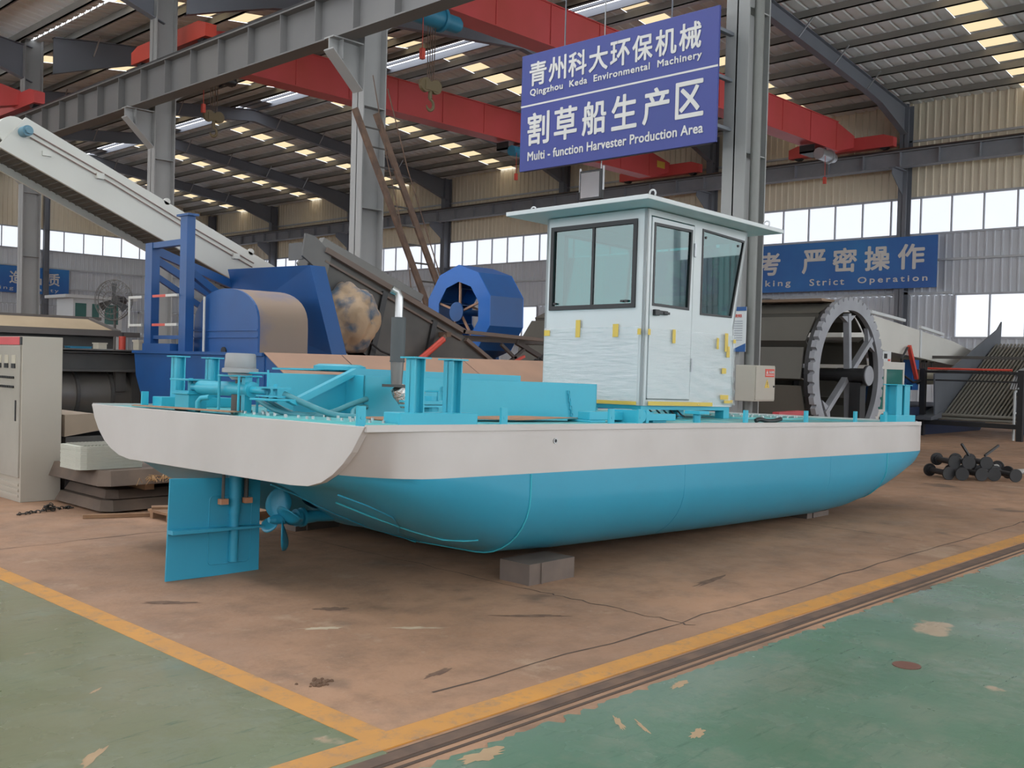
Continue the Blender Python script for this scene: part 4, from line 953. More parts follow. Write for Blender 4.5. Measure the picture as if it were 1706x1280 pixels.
# upright back panel
MB().add([(2.75, 2.75, 2.92), (2.75, .62, 2.88), (2.95, .35, 1.67), (2.95, 1.85, 1.67), (2.95, 2.75, 2.2), (3.0, 2.75, 2.92), (3.0, .62, 2.88), (3.2, .35, 1.67), (3.2, 1.85, 1.67), (3.2, 2.75, 2.2)],
         [(0, 4, 3, 2, 1), (5, 6, 7, 8, 9), (0, 1, 6, 5), (1, 2, 7, 6), (2, 3, 8, 7), (3, 4, 9, 8), (4, 0, 5, 9)]).done('back_panel', BLUE, hv, M=SH)
# gantry frame
def P(x, y, z): return (x - 6.65, y - 10.5, z)
MB().bx(.12, .24, 3.1, 3.3, 1.65, 3.18).done('gantry_post', BLUE, hv)
MB().bx(.12, .24, 2.12, 2.30, 1.65, 3.48).done('gantry_post', BLUE, hv); MB().bx(.10, .26, 2.06, 2.38, 3.48, 3.51).done('gantry_cap', BLUE, hv)
def brace(a, b_, w_, h_): MB().bar(a, b_, w_, h_).done('gantry_brace', BLUE, hv)
brace((.18, 3.2, 3.14), (.18, 2.2, 3.14), .10, .08); brace((.18, 3.2, 1.85), (.18, 2.2, 1.85), .05, .05)
brace((.24, 3.2, 2.95), (1.9, 3.1, 2.05), .07, .10); brace((.24, 3.2, 2.72), (1.5, 3.1, 1.98), .06, .08)
brace((.24, 2.25, 2.75), (1.3, 2.5, 2.15), .08, .10); brace((.24, 3.3, 3.1), (2.6, 3.3, 2.35), .09, .12)
MB().bx(.05, .3, 2.4, 3.2, 1.66, 1.76).done('deck_box', BLUE, hv)
# striped railing of the harvester
for z in (2.42, 2.02):
    for (a, b_, c_) in ((3.72, 3.32, BUFF), (3.0, 2.62, REDO), (2.62, 2.3, BUFF)): MB().bar((.1, a, z), (.1, b_, z), .03, .035).done('rail_piece', c_, hv)
MB().cyl((.1, 3.72, 1.98), (.1, 3.72, 2.44), .017, n=8).done('rail_post', BUFF, hv); MB().cyl((.3, 1.95, 1.66), (.3, 1.95, 2.4), .017, n=8).done('rail_post', BUFF, hv)

# white discharge conveyor (inclined box boom with dark belt below)
wc = subpart('discharge_conveyor', hv, (-6.65, -10.5, 0))
A = Vector((4.90, 14.15, 4.56)); B2 = Vector((9.2, 14.15, 2.74)); d = (B2 - A).normalized(); upn = Vector((-d.z, 0, d.x))
def cv(a, h, y): p = A + d * a + upn * h; return (p.x, y, p.z)
L = (B2 - A).length
MB().add([cv(0.25, .28, 14.15), cv(L, .28, 14.15), cv(L, -.26, 14.15), cv(.1, -.26, 14.15), cv(0.25, .28, 14.20), cv(L, .28, 14.20), cv(L, -.26, 14.20), cv(.1, -.26, 14.20)], [(0, 3, 2, 1), (4, 5, 6, 7), (0, 1, 5, 4), (3, 7, 6, 2), (1, 2, 6, 5), (0, 4, 7, 3)]).done('side_plate', BUFF, wc)
MB().add([cv(0.25, .28, 15.10), cv(L, .28, 15.10), cv(L, -.26, 15.10), cv(.1, -.26, 15.10), cv(0.25, .28, 15.15), cv(L, .28, 15.15), cv(L, -.26, 15.15), cv(.1, -.26, 15.15)], [(0, 3, 2, 1), (4, 5, 6, 7), (0, 1, 5, 4), (3, 7, 6, 2), (1, 2, 6, 5), (0, 4, 7, 3)]).done('side_plate', BUFF, wc)
BELT = mat('conveyor_belt_dark', (0.09, 0.08, 0.07), .8, col2=(0.15, 0.13, 0.11), scale=6)
MB().add([cv(.1, -.16, 14.20), cv(L, -.16, 14.20), cv(L, -.16, 15.10), cv(.1, -.16, 15.10), cv(.1, .1, 14.20), cv(L, .1, 14.20), cv(L, .1, 15.10), cv(.1, .1, 15.10)], [(0, 3, 2, 1), (4, 5, 6, 7), (0, 1, 5, 4), (3, 7, 6, 2)]).done('belt', BELT, wc)
s0 = None
for k in range(40):
    if s0 is None: s0 = MB().bx(-.012, .012, 14.21, 15.09, -.008, 0).done('belt_slat', BELT, wc, M=None); q = s0
    else: q = s0.copy(); C.objects.link(q)
    p = A + d * (.15 + k * .104) + upn * -.165; q.location = (p.x, 0, p.z); q.rotation_euler = (0, math.atan2(-d.z, d.x), 0)
MB().cyl((A.x + .2, 14.17, A.z - .05), (A.x + .2, 15.12, A.z - .05), .2, n=24).done('head_drum', BUFF, wc, smooth=True)
MB().cyl(cv(.3, .08, 13.98), cv(.3, .08, 14.15), .07, n=16).cyl(cv(.3, .08, 13.93), cv(.3, .08, 13.99), .045, n=12).done('drive_motor', mat('motor_blue', (0.12, 0.25, 0.33), .5), wc, smooth=True)
for h in (.06, .13): MB().tube([cv(.4, h, 14.13), cv(1.6, h + .02, 14.12), cv(2.8, h, 14.12), cv(4.1, h + .01, 14.13)], .009, 6).done('hydraulic_line', mat('line_brown', (0.22, 0.15, 0.13), .6), wc)
for a in (1.45, 3.8): MB().bx(*sorted((cv(a, 0, 0)[0] - .05, cv(a, 0, 0)[0] + .05)), 14.08, 14.15, cv(a, .09, 0)[2] - .03, cv(a, .09, 0)[2] + .05).done('line_clamp', BUFF, wc)
q = MB(); q.bx(cv(.6, 0, 0)[0], cv(.6, 0, 0)[0] + .12, 14.12, 14.15, cv(.6, -.05, 0)[2] - .03, cv(.6, -.05, 0)[2] + .03); q.done('line_clamp', BUFF, wc)
for a in (2.45, 4.0): p = cv(a, .28, 14.17); MB().cyl((p[0], 14.15, p[2] + .01), (p[0], 14.19, p[2] + .01), .05, n=14).done('lifting_lug', BUFF, wc)

# tarpaulin bundle
bm = bmesh.new(); bmesh.ops.create_icosphere(bm, subdivisions=5, radius=1); r = random.Random(4)
from mathutils import noise as nz_
for v in bm.verts:
    c = v.co.copy(); sx = .50; e = 1 + .13 * nz_.noise(c * 2.0) + .06 * abs(math.sin(c.z * 5 + c.y * 7 + 3 * nz_.noise(c * 3))) 
    v.co = Vector((c.x * .42, c.y * .60, c.z * .54)) * e
    if v.co.z < -.47: v.co.z = -.47 + (v.co.z + .47) * .2
me = bpy.data.meshes.new('tarp'); bm.to_mesh(me); bm.free(); me.materials.append(TARP)
for p_ in me.polygons: p_.use_smooth = True
tb = empty('tarpaulin_bundle', 'tan tarpaulin bundle tied with rope on the blue harvester deck', 'bundle', (9.3, 12.5, 2.19))
o = bpy.data.objects.new('tarpaulin', me); C.objects.link(o); o.parent = tb
q = MB(); q.tube([(-.45 - .02 * math.sin(k), .3 - .12 * k + .02 * math.sin(k * 2), .30 - .03 * k * k * .3) for k in range(6)], .014, 6)
q.tube([(-.40, .0, .25), (-.46, -.06, .1), (-.47, -.1, -.1), (-.45, -.12, -.25), (-.38, -.1, -.45)], .014, 6).tube([(-.38, .42, .16), (-.46, .2, .14), (-.47, .0, -.02), (-.46, -.12, -.15)], .012, 6)
q.done('rope', CREAM, tb, smooth=True)

# dark conveyor of a second harvester, with its red cylinder
dc = subpart('loading_conveyor', hv, (-6.65, -10.5, 0))
Y5, Y6 = 12.5, 12.95
def side_poly(y0, y1, nm):
    P2 = [(8.95, 3.16), (11.72, 2.10), (11.85, 2.02), (13.3, 1.15), (13.0, .75), (9.9, .9), (9.75, 1.65), (8.80, 2.62)]
    return MB().prism(P2, 'y', y0, y1).done(nm, DGREY, dc)
side_poly(Y5, Y5 + .03, 'side_plate'); side_poly(Y6 - .03, Y6, 'side_plate')
q = MB(); q.bar((8.9, Y5 - .04, 3.22), (11.75, Y5 - .04, 2.13), .09, .08).bar((8.9, Y5 - .02, 3.06), (11.7, Y5 - .02, 1.99), .05, .03).bar((11.7, Y5 - .04, 2.13), (13.7, Y5 - .04, 2.06), .09, .06).bar((11.8, Y5 - .04, 2.0), (13.3, Y5 - .04, 1.17), .07, .06)
q.bar((8.9, Y6 + .04, 3.22), (11.75, Y6 + .04, 2.13), .09, .08).done('top_rail', mat('rail_brown_grey', (0.16, 0.12, 0.10), .7), dc)
for x in (10.05, 11.1): MB().bar((x, Y5 - .03, 3.22 - (x - 8.9) * .383 - .1), (x - .25, Y5 - .03, 3.22 - (x - 8.9) * .383 - 1.15), .10, .05, (0, 1, 0)).done('rib', BLACK, dc)
MB().add([(8.9, Y5, 2.75), (11.8, Y5, 1.65), (11.8, Y6, 1.65), (8.9, Y6, 2.75)], [(0, 1, 2, 3)]).done('mesh_belt', RUST, dc)
MB().prism([(8.55, 3.43), (8.72, 3.40), (9.02, 3.17), (8.93, 2.82), (8.50, 3.10)], 'y', Y5 - .04, Y5).bx(8.52, 8.56, Y5, Y6 - .1, 3.05, 3.3).done('head_plate', mat('head_plate_grey', (0.14, 0.135, 0.13), .6), dc)
MB().cyl((8.7, Y5 + .1, 2.9), (8.7, Y6 - .1, 2.9), .07, n=14).bx(8.6, 8.75, Y5 - .02, Y5 + .1, 2.5, 2.95).done('head_roller', BLACK, dc)
MB().prism([(9.4, 3.15), (9.7, 3.55), (10.3, 3.45), (10.9, 2.75), (10.3, 2.4), (9.6, 2.7)], 'y', 13.9, 13.95).bar((9.9, 14.0, 3.55), (12.1, 14.0, 2.75), .12, .14).bar((10.3, 14.0, 3.2), (12.0, 14.0, 2.5), .06, .08).prism([(10.2, 3.2), (12.0, 2.5), (12.0, 1.9), (10.6, 2.3)], 'y', 14.1, 14.13).done('rear_hood', mat('hood_grey', (0.20, 0.195, 0.185), .6), dc)
MB().bx(8.9, 13.3, 12.55, 13.6, .0, .75).bx(9.9, 13.1, 12.5, 13.7, .75, .9).done('chassis', BLACK, dc)
hc = subpart('hydraulic_cylinder', hv, (-6.65, -10.5, 0))
MB().cyl((10.45, 12.3, 1.5), (11.15, 12.3, 1.98), .05, n=16).done('barrel', REDO, hc, smooth=True)
MB().cyl((11.15, 12.3, 1.98), (11.27, 12.38, 2.06), .03, n=12).bx(11.22, 11.32, 12.3, 12.52, 2.02, 2.1).done('rod_end', RUST, hc)
MB().tube([(9.6, 12.4, 1.95), (9.9, 12.35, 1.75), (10.3, 12.3, 1.62), (10.7, 12.28, 1.6)], .015, 6).done('hose', RUBBER, hc, smooth=True)
# end frame with hoses right of the conveyor
ef = subpart('front_frame', hv, (-6.65, -10.5, 0))
MB().bx(12.0, 14.3, 12.7, 12.76, 1.98, 2.08).bar((13.3, 12.7, 2.0), (14.6, 12.7, 1.5), .08, .08).bar((12.9, 12.7, 1.5), (13.6, 12.7, 1.95), .05, .05).bar((12.9, 12.7, 1.95), (13.6, 12.7, 1.5), .05, .05).bar((13.0, 12.7, .05), (13.0, 12.7, 1.4), .1, .1).bar((14.2, 12.7, .05), (14.2, 12.7, 1.9), .1, .1).bx(12.9, 14.4, 12.6, 12.9, .9, 1.35).done('steel_frame', mat('frame_dark', (0.07, 0.055, 0.05), .6), ef)
MB().bar((12.6, 12.5, 1.55), (14.3, 12.5, 1.52), .05, .05).bar((12.6, 12.5, 1.42), (14.3, 12.5, 1.45), .04, .04).bar((12.8, 12.5, 1.55), (13.3, 12.5, 1.75), .04, .04).done('red_pipe', REDO, ef)
q = MB()
for k in range(3): q.tube([(13.4 + .1 * k, 12.45, 1.3), (13.3 + .1 * k, 12.42, 1.55), (13.5 + .1 * k, 12.42, 1.7 + .04 * k), (13.8 + .06 * k, 12.42, 1.6), (13.85 + .05 * k, 12.45, 1.3)], .018, 6)
q.done('hose', RUBBER, ef, smooth=True)

# blue paddle wheel --------------------------------------------------
pw = subpart('paddle_wheel', hv, (12.8 - 6.65, 13.74 - 10.5, 2.54))
def deca(r_, k, off=.3): a = 2 * PI * k / 10 + off; return (r_ * math.cos(a), r_ * math.sin(a))
for X_ in (0.0, .86):
    vs = []
    for t in (0, .02):
        for rr in (.87, .56):
            for k in range(10): p = deca(rr, k); vs.append((X_ + t, p[0], p[1]))
    fs = []
    for k in range(10):
        j = (k + 1) % 10; fs += [(k, j, 10 + j, 10 + k), (20 + k, 30 + k, 30 + j, 20 + j), (k, 20 + k, 20 + j, j), (10 + k, 10 + j, 30 + j, 30 + k)]
    MB().add(vs, fs).done('side_ring', mat('wheel_blue', (0.012, 0.13, 0.48), .4, col2=(0.012, 0.11, 0.40), scale=2), pw)
b0 = None
for k in range(10):
    p = deca(.87, k); p2 = deca(.58, k)
    MB().add([(0.02, p[0], p[1]), (.86, p[0], p[1]), (.86, p2[0], p2[1]), (.02, p2[0], p2[1]), (0.02, p[0] * .985, p[1] * .985 + .012), (.86, p[0] * .985, p[1] * .985 + .012), (.86, p2[0], p2[1] + .012), (.02, p2[0], p2[1] + .012)], [(0, 3, 2, 1), (4, 5, 6, 7), (0, 1, 5, 4), (2, 3, 7, 6)]).done('paddle', BLUE, pw)
    if True:
        q_ = deca(.87, k); q2 = deca(.87, k + 1); MB().add([(.02, q_[0], q_[1]), (.86, q_[0], q_[1]), (.86, q2[0], q2[1]), (.02, q2[0], q2[1])], [(0, 1, 2, 3)]).done('rim_plate', BLUE, pw)
q = MB()
for k in range(5):
    p = deca(.6, 2 * k)
    for X_ in (.05, .82): q.bar((X_, 0, 0), (X_, p[0], p[1]), .035, .035, (1, 0, 0))
q.done('spoke', TAN, pw)
MB().cyl((-.05, 0, 0), (-.03, 0, 0), .18, n=32).cyl((-.03, 0, 0), (.92, 0, 0), .06, n=16).done('hub', BLUE, pw, smooth=True)
MB().bx(-.06, .0, -.1, .1, -2.54, -.95).bx(.92, 1.0, -.1, .1, -2.54, .1).bx(-.4, 1.3, -1.0, 1.0, -2.54, -1.35).bx(0, .86, -.6, .6, -1.35, -.93).done('stand', BLUE, pw)

# ================================================================ LEFT SIDE
ec = empty('control_cabinet', 'tall beige electrical control cabinet with red label at left edge', 'cabinet', (4.13, 11.14, 0))
MB().bx(0, .42, 0, .75, 0, 1.76).done('body', BEIGE, ec, bevel=.005)
d_ = MB().bx(-.018, 0, .03, .72, .26, 1.66).done('door', mat('door_beige', (0.40, 0.37, 0.32), .45), ec, bevel=.004)
MB().bx(-.026, -.018, .10, .125, .86, 1.08).done('handle', BLACK, d_)
b0 = MB().cyl((-.018, 0, 0), (-.035, 0, 0), .014, n=10).done('push_button', RUBBER, d_)
for z in (1.32, 1.22):
    for k in range(8):
        if z == 1.32 and k == 0: q = b0
        else: q = b0.copy(); C.objects.link(q)
        q.location = (0, .18 + k * .05, z)
for k in range(3):
    mt_ = MB().bx(-.022, -.018, .14 + k * .2, .24 + k * .2, 1.44, 1.56).done('meter', CREAM, d_)
    MB().bx(-.028, -.018, .14 + k * .2, .24 + k * .2, 1.42, 1.47).done('meter_base', BLACK, d_)
MB().bx(-.014, 0, .05, .75, 1.67, 1.755).done('red_label', mat('label_red', (0.62, 0.08, 0.09), .5), ec); MB().bx(-.014, 0, 0.005, .045, 1.67, 1.755).done('black_trim', BLACK, ec)
q = MB()
for z in (.05, .11, .17): q.bx(-.012, 0, .04, .72, z, z + .03)
q.done('louvre', BEIGE, ec)
# chain lying on the floor
ch = []; r = random.Random(2); lp = MB(); pos = Vector((3.78, 10.25, .012)); ang = .3
for k in range(46):
    if k < 12: tgt = Vector((4.0, 10.35, .012))
    elif k < 34: tgt = Vector((4.15 + .12 * math.sin(k), 10.4 + .10 * math.cos(k * 1.3), .02 + .02 * (k % 3)))
    else: tgt = Vector((4.36, 10.45, .012))
    dv = (tgt - pos); dv.z = 0
    if dv.length > 1e-3: dv.normalize()
    a = math.atan2(dv.y, dv.x) + r.uniform(-.6, .6); pos = pos + Vector((math.cos(a), math.sin(a), 0)) * .035; pos.z = tgt.z
    T = Matrix.Translation(pos) @ Matrix.Rotation(a, 4, 'Z') @ Matrix.Rotation((k % 2) * 1.2, 4, 'X')
    lp.tube([T @ Vector((.026 * math.cos(t), .016 * math.sin(t), 0)) for t in [i * PI / 5 for i in range(10)]], .005, 5, closed=True)
o = lp.done('chain', mat('chain_steel', (0.05, 0.045, 0.04), .5, .5)); tag(o, 'heap of dark steel chain on the floor before the beige cabinet', 'chain')
# stacked dark steel covers
COV = mat('cover_steel', (0.10, 0.075, 0.06), .8, col2=(0.22, 0.15, 0.11), scale=2, amt=.8)
def cover(x, y, L_, W_, z0, h, lab):
    q = MB(); c = .10
    q.add([(x + c, y, z0), (x + L_, y, z0), (x + L_, y + W_, z0), (x, y + W_, z0), (x, y + c, z0), (x + c + .04, y + .10, z0 + h), (x + L_, y + .10, z0 + h), (x + L_, y + W_, z0 + h), (x + .06, y + W_, z0 + h), (x + .06, y + c + .1, z0 + h)],
          [(4, 3, 2, 1, 0), (5, 6, 7, 8, 9), (0, 1, 6, 5), (1, 2, 7, 6), (2, 3, 8, 7), (3, 4, 9, 8), (4, 0, 5, 9)])
    o = q.done('steel_cover', COV, bevel=.008); return tag(o, lab, 'cover', 'dark steel covers stacked behind the rudder')
cover(4.45, 9.85, 2.1, 1.2, .02, .10, 'lowest dark steel cover of the stack behind the rudder')
cover(4.55, 9.95, 1.95, 1.1, .13, .08, 'middle dark steel cover of the stack behind the rudder')
cover(4.4, 9.8, 2.2, 1.3, .28, .15, 'topmost dark steel cover carrying the off-white filter stack')
for x, l_ in ((4.9, 'left wooden spacer between the stacked dark steel covers'), (6.2, 'right wooden spacer between the stacked dark steel covers, behind the rudder')): tag(MB().bx(x, x + .1, 9.9, 10.9, .212, .278).done('wood_spacer', WOOD), l_, 'spacer')
fs_ = empty('filter_stack', 'off-white stack of thin corrugated sheets on the dark steel cover', 'stack', (4.28, 10.05, .432))
pc = mat('filter_white', (0.55, 0.55, 0.48), .7)
s0 = None
for k in range(14):
    if s0 is None: s0 = MB().prism([(.08, 0), (.66, 0), (.66, .45), (.0, .45), (0, .08), (.025, .025)], 'z', 0, .0155).done('sheet', pc, fs_); q = s0
    else: q = s0.copy(); C.objects.link(q)
    q.location = (.002 * (k % 3), .003 * (k % 2), k * .017)
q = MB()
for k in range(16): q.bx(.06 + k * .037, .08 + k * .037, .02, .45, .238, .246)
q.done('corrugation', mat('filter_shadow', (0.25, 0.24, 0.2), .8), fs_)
t = MB().prism([(3.6, .62), (4.62, .62), (4.85, .74), (4.75, .80), (4.5, .82), (3.6, .84)], 'y', 10.9, 11.05).prism([(3.6, .43), (4.5, .43), (4.62, .62), (3.6, .62)], 'y', 10.92, 11.05)
# tan board and dark box behind the stack
bxo = empty('crate', 'dark crate topped with a tan dusty board behind the filter stack', 'crate', (4.62, 11.2, 0))
MB().bx(0, 1.3, 0, .9, 0, .68).done('body', DGREY, bxo, bevel=.01)
MB().prism([(-.02, .68), (.75, .80), (.75, .84), (.3, .93), (-.02, .92)], 'y', -.02, .9).done('tan_board', mat('tan_board', (0.36, 0.28, 0.21), .8), bxo)
# auger machine and tray under the far left column
am = empty('auger_machine', 'long grey steel screw drum machine with blue guard at left', 'machine', (0, 0, 0))
MB().cyl((3.5, 14.8, 1.0), (7.4, 14.8, 1.0), .36, n=32).done('drum', mat('drum_grey', (0.22, 0.20, 0.18), .35, .4, col2=(.16, .14, .12)), am, smooth=True)
q = MB()
for x in (5.3, 6.1, 6.6): q.ring((x, 14.8, 1.0), 'x', .41, .34, 0, .04, 32)
q.done('drum_flange', DGREY, am)
MB().ring((4.9, 14.3, .62), 'y', .62, .53, -.15, .15, 24, 0, PI / 1.6).ring((4.9, 14.3, .62), 'y', .53, .02, .10, .12, 24, 0, PI / 1.6).done('blue_guard', BLUE, am)
MB().bx(3.0, 7.2, 14.3, 15.5, 0, .55).bx(3.0, 6.8, 14.2, 14.3, .50, .64).done('base', DGREY, am)
q = MB(); q.ib(3.0, 14.45, 1.34, 4.4, 'x', .3, .3, .03, .03).bx(3.0, 7.4, 14.3, 15.5, 1.62, 1.66).bx(6.9, 7.05, 14.4, 14.6, .5, 1.35).bar((7.1, 14.3, 1.35), (7.7, 14.3, .5), .12, .1).bx(6.65, 6.8, 14.4, 14.5, 1.05, 1.35)
q.done('bench_beam', DGREY, am)
tr = empty('sloping_tray', 'long grey tray with tan sloping panels standing above the beige cabinet', 'tray', (0, 0, 0))
q = MB(); 
def slope_frame(x0, x1):
    y0, z0, y1, z1 = 15.05, 1.93, 15.45, 2.13
    for (a, b_) in (((x0, y0, z0), (x1, y0, z0)), ((x0, y1, z1), (x1 - .12, y1, z1)), ((x1, y0, z0), (x1 - .30, y1, z1)), ((x0, y0, z0), (x0 - .28, y1, z1))): q.bar(a, b_, .05, .05)
slope_frame(1.0, 5.0); slope_frame(5.05, 7.0); q.bx(1.0, 7.25, 14.9, 15.05, 1.86, 1.93)
q.done('frame', mat('tray_grey', (0.15, 0.13, 0.12), .7), tr)
MB().add([(1.0, 15.06, 1.95), (6.9, 15.06, 1.95), (6.65, 15.45, 2.13), (1.0, 15.45, 2.13)], [(0, 1, 2, 3)]).done('tan_panel', mat('tray_tan', (0.45, 0.34, 0.22), .8), tr)
MB().bx(1.0, 6.9, 15.05, 16.2, 1.67, 1.86).done('channel', DGREY, tr)
# bits on the bench
for (x, col, w_, h_, l_) in ((5.05, RUST, .4, .035, 'brown tray of fixings on the left bench'), (5.55, CREAM, .25, .05, 'cream carton on the left bench'), (5.95, HOISTB, .3, .03, 'blue box lid on the left bench'), (6.35, CREAM, .12, .09, 'white rag bundle on the left bench edge'), (6.95, CREAM, .14, .15, 'cream paint tin at the right end of the left bench')):
    q = MB(); q.bx(x, x + w_, 14.32, 14.5, 1.665, 1.665 + h_ * .8).bx(x - .01, x + w_ + .01, 14.31, 14.51, 1.665 + h_ * .8, 1.665 + h_); o = q.done('bench_item', col); tag(o, l_, 'box')
fe = empty('fire_extinguisher', 'small red extinguisher standing beside the fan', 'extinguisher', (6.9, 14.75, 1.665)); MB().cyl((0, 0, 0), (0, 0, .2), .05, n=14).done('bottle', REDO, fe, smooth=True); MB().cyl((0, 0, .2), (0, 0, .25), .02, n=8).done('valve', BLACK, fe)
# pedestal fan
fn = empty('pedestal_fan', 'large round pedestal fan with wire cage on a pole at left', 'fan', (8.55, 18.6, 0))
MB().cyl((0, 0, 0), (0, 0, .06), .3, n=24).cyl((0, 0, .06), (0, 0, 2.5), .025, n=10).done('pole', DGREY, fn)
cg = MB(); R_ = .38; ctr = Vector((-.10, -.15, 2.60)); axv = Vector((-.85, -.5, 0)).normalized(); e1 = Vector((0, 0, 1)); e2 = axv.cross(e1)
for rr, off in ((R_, 0), (R_ * .97, .05), (R_ * .97, -.05), (R_ * .7, .08), (R_ * .4, .1)):
    cg.tube([ctr + axv * off + e1 * (rr * math.cos(a)) + e2 * (rr * math.sin(a)) for a in [i * PI / 16 for i in range(32)]], .006, 5, closed=True)
for k in range(24):
    a = k * PI / 12; dv = e1 * math.cos(a) + e2 * math.sin(a); cg.tube([ctr + axv * .1 + dv * .05, ctr + axv * .08 + dv * R_ * .7, ctr + dv * R_, ctr - axv * .07 + dv * R_ * .6], .004, 4)
cg.done('cage', DGREY, fn)
MB().cyl(ctr - axv * .28, ctr - axv * .06, .09, n=18).done('motor', BLACK, fn, smooth=True)
q = MB()
for k in range(3):
    a = k * 2 * PI / 3; dv = e1 * math.cos(a) + e2 * math.sin(a); dp = axv.cross(dv); q.add([ctr + dv * .05 - dp * .03, ctr + dv * .30 - dp * .09 + axv * .03, ctr + dv * .32 + dp * .06 - axv * .02, ctr + dv * .05 + dp * .03], [(0, 1, 2, 3)])
q.done('blade', BLACK, fn)
# distant white cabin and blue cabinets at the left
dcab = empty('small_cabin', 'distant white boat cabin with green windows below the left banner', 'cabin', (21.3, 51, 0))
MB().bx(0, 2.5, 0, 2.0, 1.0, 4.35).done('body', CABW, dcab); MB().bx(-.5, 3.2, -.3, 2.3, 4.35, 4.5).done('roof', CABW, dcab)
for (a, b_) in ((-.0, .65), (.85, 1.3), (1.5, 2.3)): MB().bx(a + .1, b_, -.03, -.01, 3.1, 4.1).done('window', mat('far_green_glass', (0.05, 0.16, 0.14), .1), dcab)
MB().bx(-1, 4, -.5, 2.5, 0, 1.0).done('base', BLUE, dcab)
fd = empty('steel_frame_door', 'white framed doorway on the far left wall beside blue cabinets', 'frame', (33.4, 69.0, 0))
MB().bx(0, .1, 0, .1, 0, 4.6).bx(3.0, 3.1, 0, .1, 0, 4.6).bx(0, 3.1, 0, .1, 4.5, 4.6).bx(0, 3.1, 0, .1, 2.2, 2.3).bx(1.5, 1.6, 0, .1, 0, 2.2).done('frame', CABW, fd)
for k in range(2):
    t = empty('tool_cabinet', ['left blue tool cabinet under the white frame', 'right blue tool cabinet under the white frame'][k], 'cabinet', (33.6 + 1.6 * k, 68.2, 0), 'blue tool cabinets'); MB().bx(0, 1.4, 0, .6, 0, 2.1).done('body', BLUE, t); MB().bx(.6, .8, -.02, 0, 1.0, 1.3).done('handle', CABW, t)
# planks and wood pieces
for (a, b_, wd, hg, l_) in (((4.2, 9.75, .02), (5.1, 9.35, .02), .06, .035, 'long thin timber batten lying before the dark covers'), ((4.75, 9.45, .097), (5.6, 9.05, .097), .12, .02, 'splintered board resting on the wooden pallet piece')):
    o = MB().bar(a, b_, wd, hg).done('wood_batten', WOOD); tag(o, l_, 'timber', 'timber pieces behind the rudder')
wp = empty('wood_pallet_piece', 'broken wooden pallet piece on the floor behind the rudder', 'pallet', (4.72, 9.12, 0))
for k in range(4): MB().bx(.24 * k, .24 * k + .2, -.45, .35, .06, .085).done('board', WOOD, wp)
for k in range(3): MB().bx(0, .95, -.42 + .33 * k, -.36 + .33 * k, 0, .06).done('runner', WOOD, wp)
sm = MB(); r = random.Random(9)
for k in range(46):
    p = Vector((5.0 + r.gauss(0, .13), 9.78 + r.gauss(0, .05), .30 + r.uniform(0, .05))); a = r.uniform(0, 2 * PI); l2 = r.uniform(.08, .2)
    sm.tube([p, p + Vector((math.cos(a) * l2 * .5, math.sin(a) * l2 * .5, r.uniform(.02, .06))), p + Vector((math.cos(a) * l2, math.sin(a) * l2, r.uniform(-.03, .03)))], .003, 3)
o = sm.done('straw_tuft', STRAW); tag(o, 'tuft of loose straw packing on the dark steel covers', 'straw', kind='stuff')

# ================================================================ RIGHT SIDE
# box and notice on the column
eb = empty('junction_box', 'beige electrical box with red and yellow warning labels on the column', 'box', (13.13, 7.72, 1.15))
MB().bx(0, .58, 0, .32, 0, .53).done('body', BEIGE, eb, bevel=.006)
MB().bx(.4, .5, .32, .5, .1, .15).bx(.4, .5, .32, .5, .4, .45).done('mounting_arm', BEIGE, eb)
# door faces the near side (-Y)
dd = MB().bx(.02, .56, -.015, 0, .02, .51).done('door', BEIGE, eb, bevel=.004)
RL = mat('label_red2', (0.7, 0.09, 0.06), .5)
MB().bx(.27, .53, -.02, -.015, .36, .48).done('red_label', RL, dd)
text('label_text', '当心触电', SIGNW, dd, (.37, -.021, .415), (1, 0, 0), (0, 0, 1), .14, .04, .03, .001)
MB().prism([(.29, .41), (.35, .41), (.32, .46)], 'y', -.0225, -.020).bx(.285, .515, -.0215, -.020, .385, .395).done('label_mark', SIGNW, dd)
MB().prism([(.26, .20), (.40, .20), (.33, .33)], 'y', -.02, -.015).done('yellow_triangle', YEL, dd); MB().bx(.324, .336, -.0215, -.02, .24, .29).bx(.324, .336, -.0215, -.02, .218, .23).done('bolt_mark', BLACK, dd)
MB().cyl((.52, -.03, .22), (.52, -.015, .22), .014, n=10).done('lock', BLACK, dd)
nb = empty('notice_sheet', 'white notice sheet with blue corner taped to the grey column', 'notice', (13.47, 8.06, 1.88))
MB().bx(-.02, -.012, .02, .45, 0, .68).done('board', CABW, nb)
MB().bx(-.026, -.021, .02, .45, .62, .68).done('blue_band', BLUE, nb); MB().prism([(.02, 0), (.33, 0), (.02, .13)], 'x', -.026, -.021).done('blue_corner', BLUE, nb)
text('notice_title', '安全须知', mat('label_red2', ()), nb, (-.022, .38, .52), (0, -1, 0), (0, 0, 1), .28, .05, .02, .001)
q = MB()
for k in range(9): q.bx(-.0235, -.021, .08, .41, .46 - .036 * k, .468 - .036 * k)
q.done('printed_lines', mat('print_grey', (0.25, 0.27, 0.33), .6), nb)

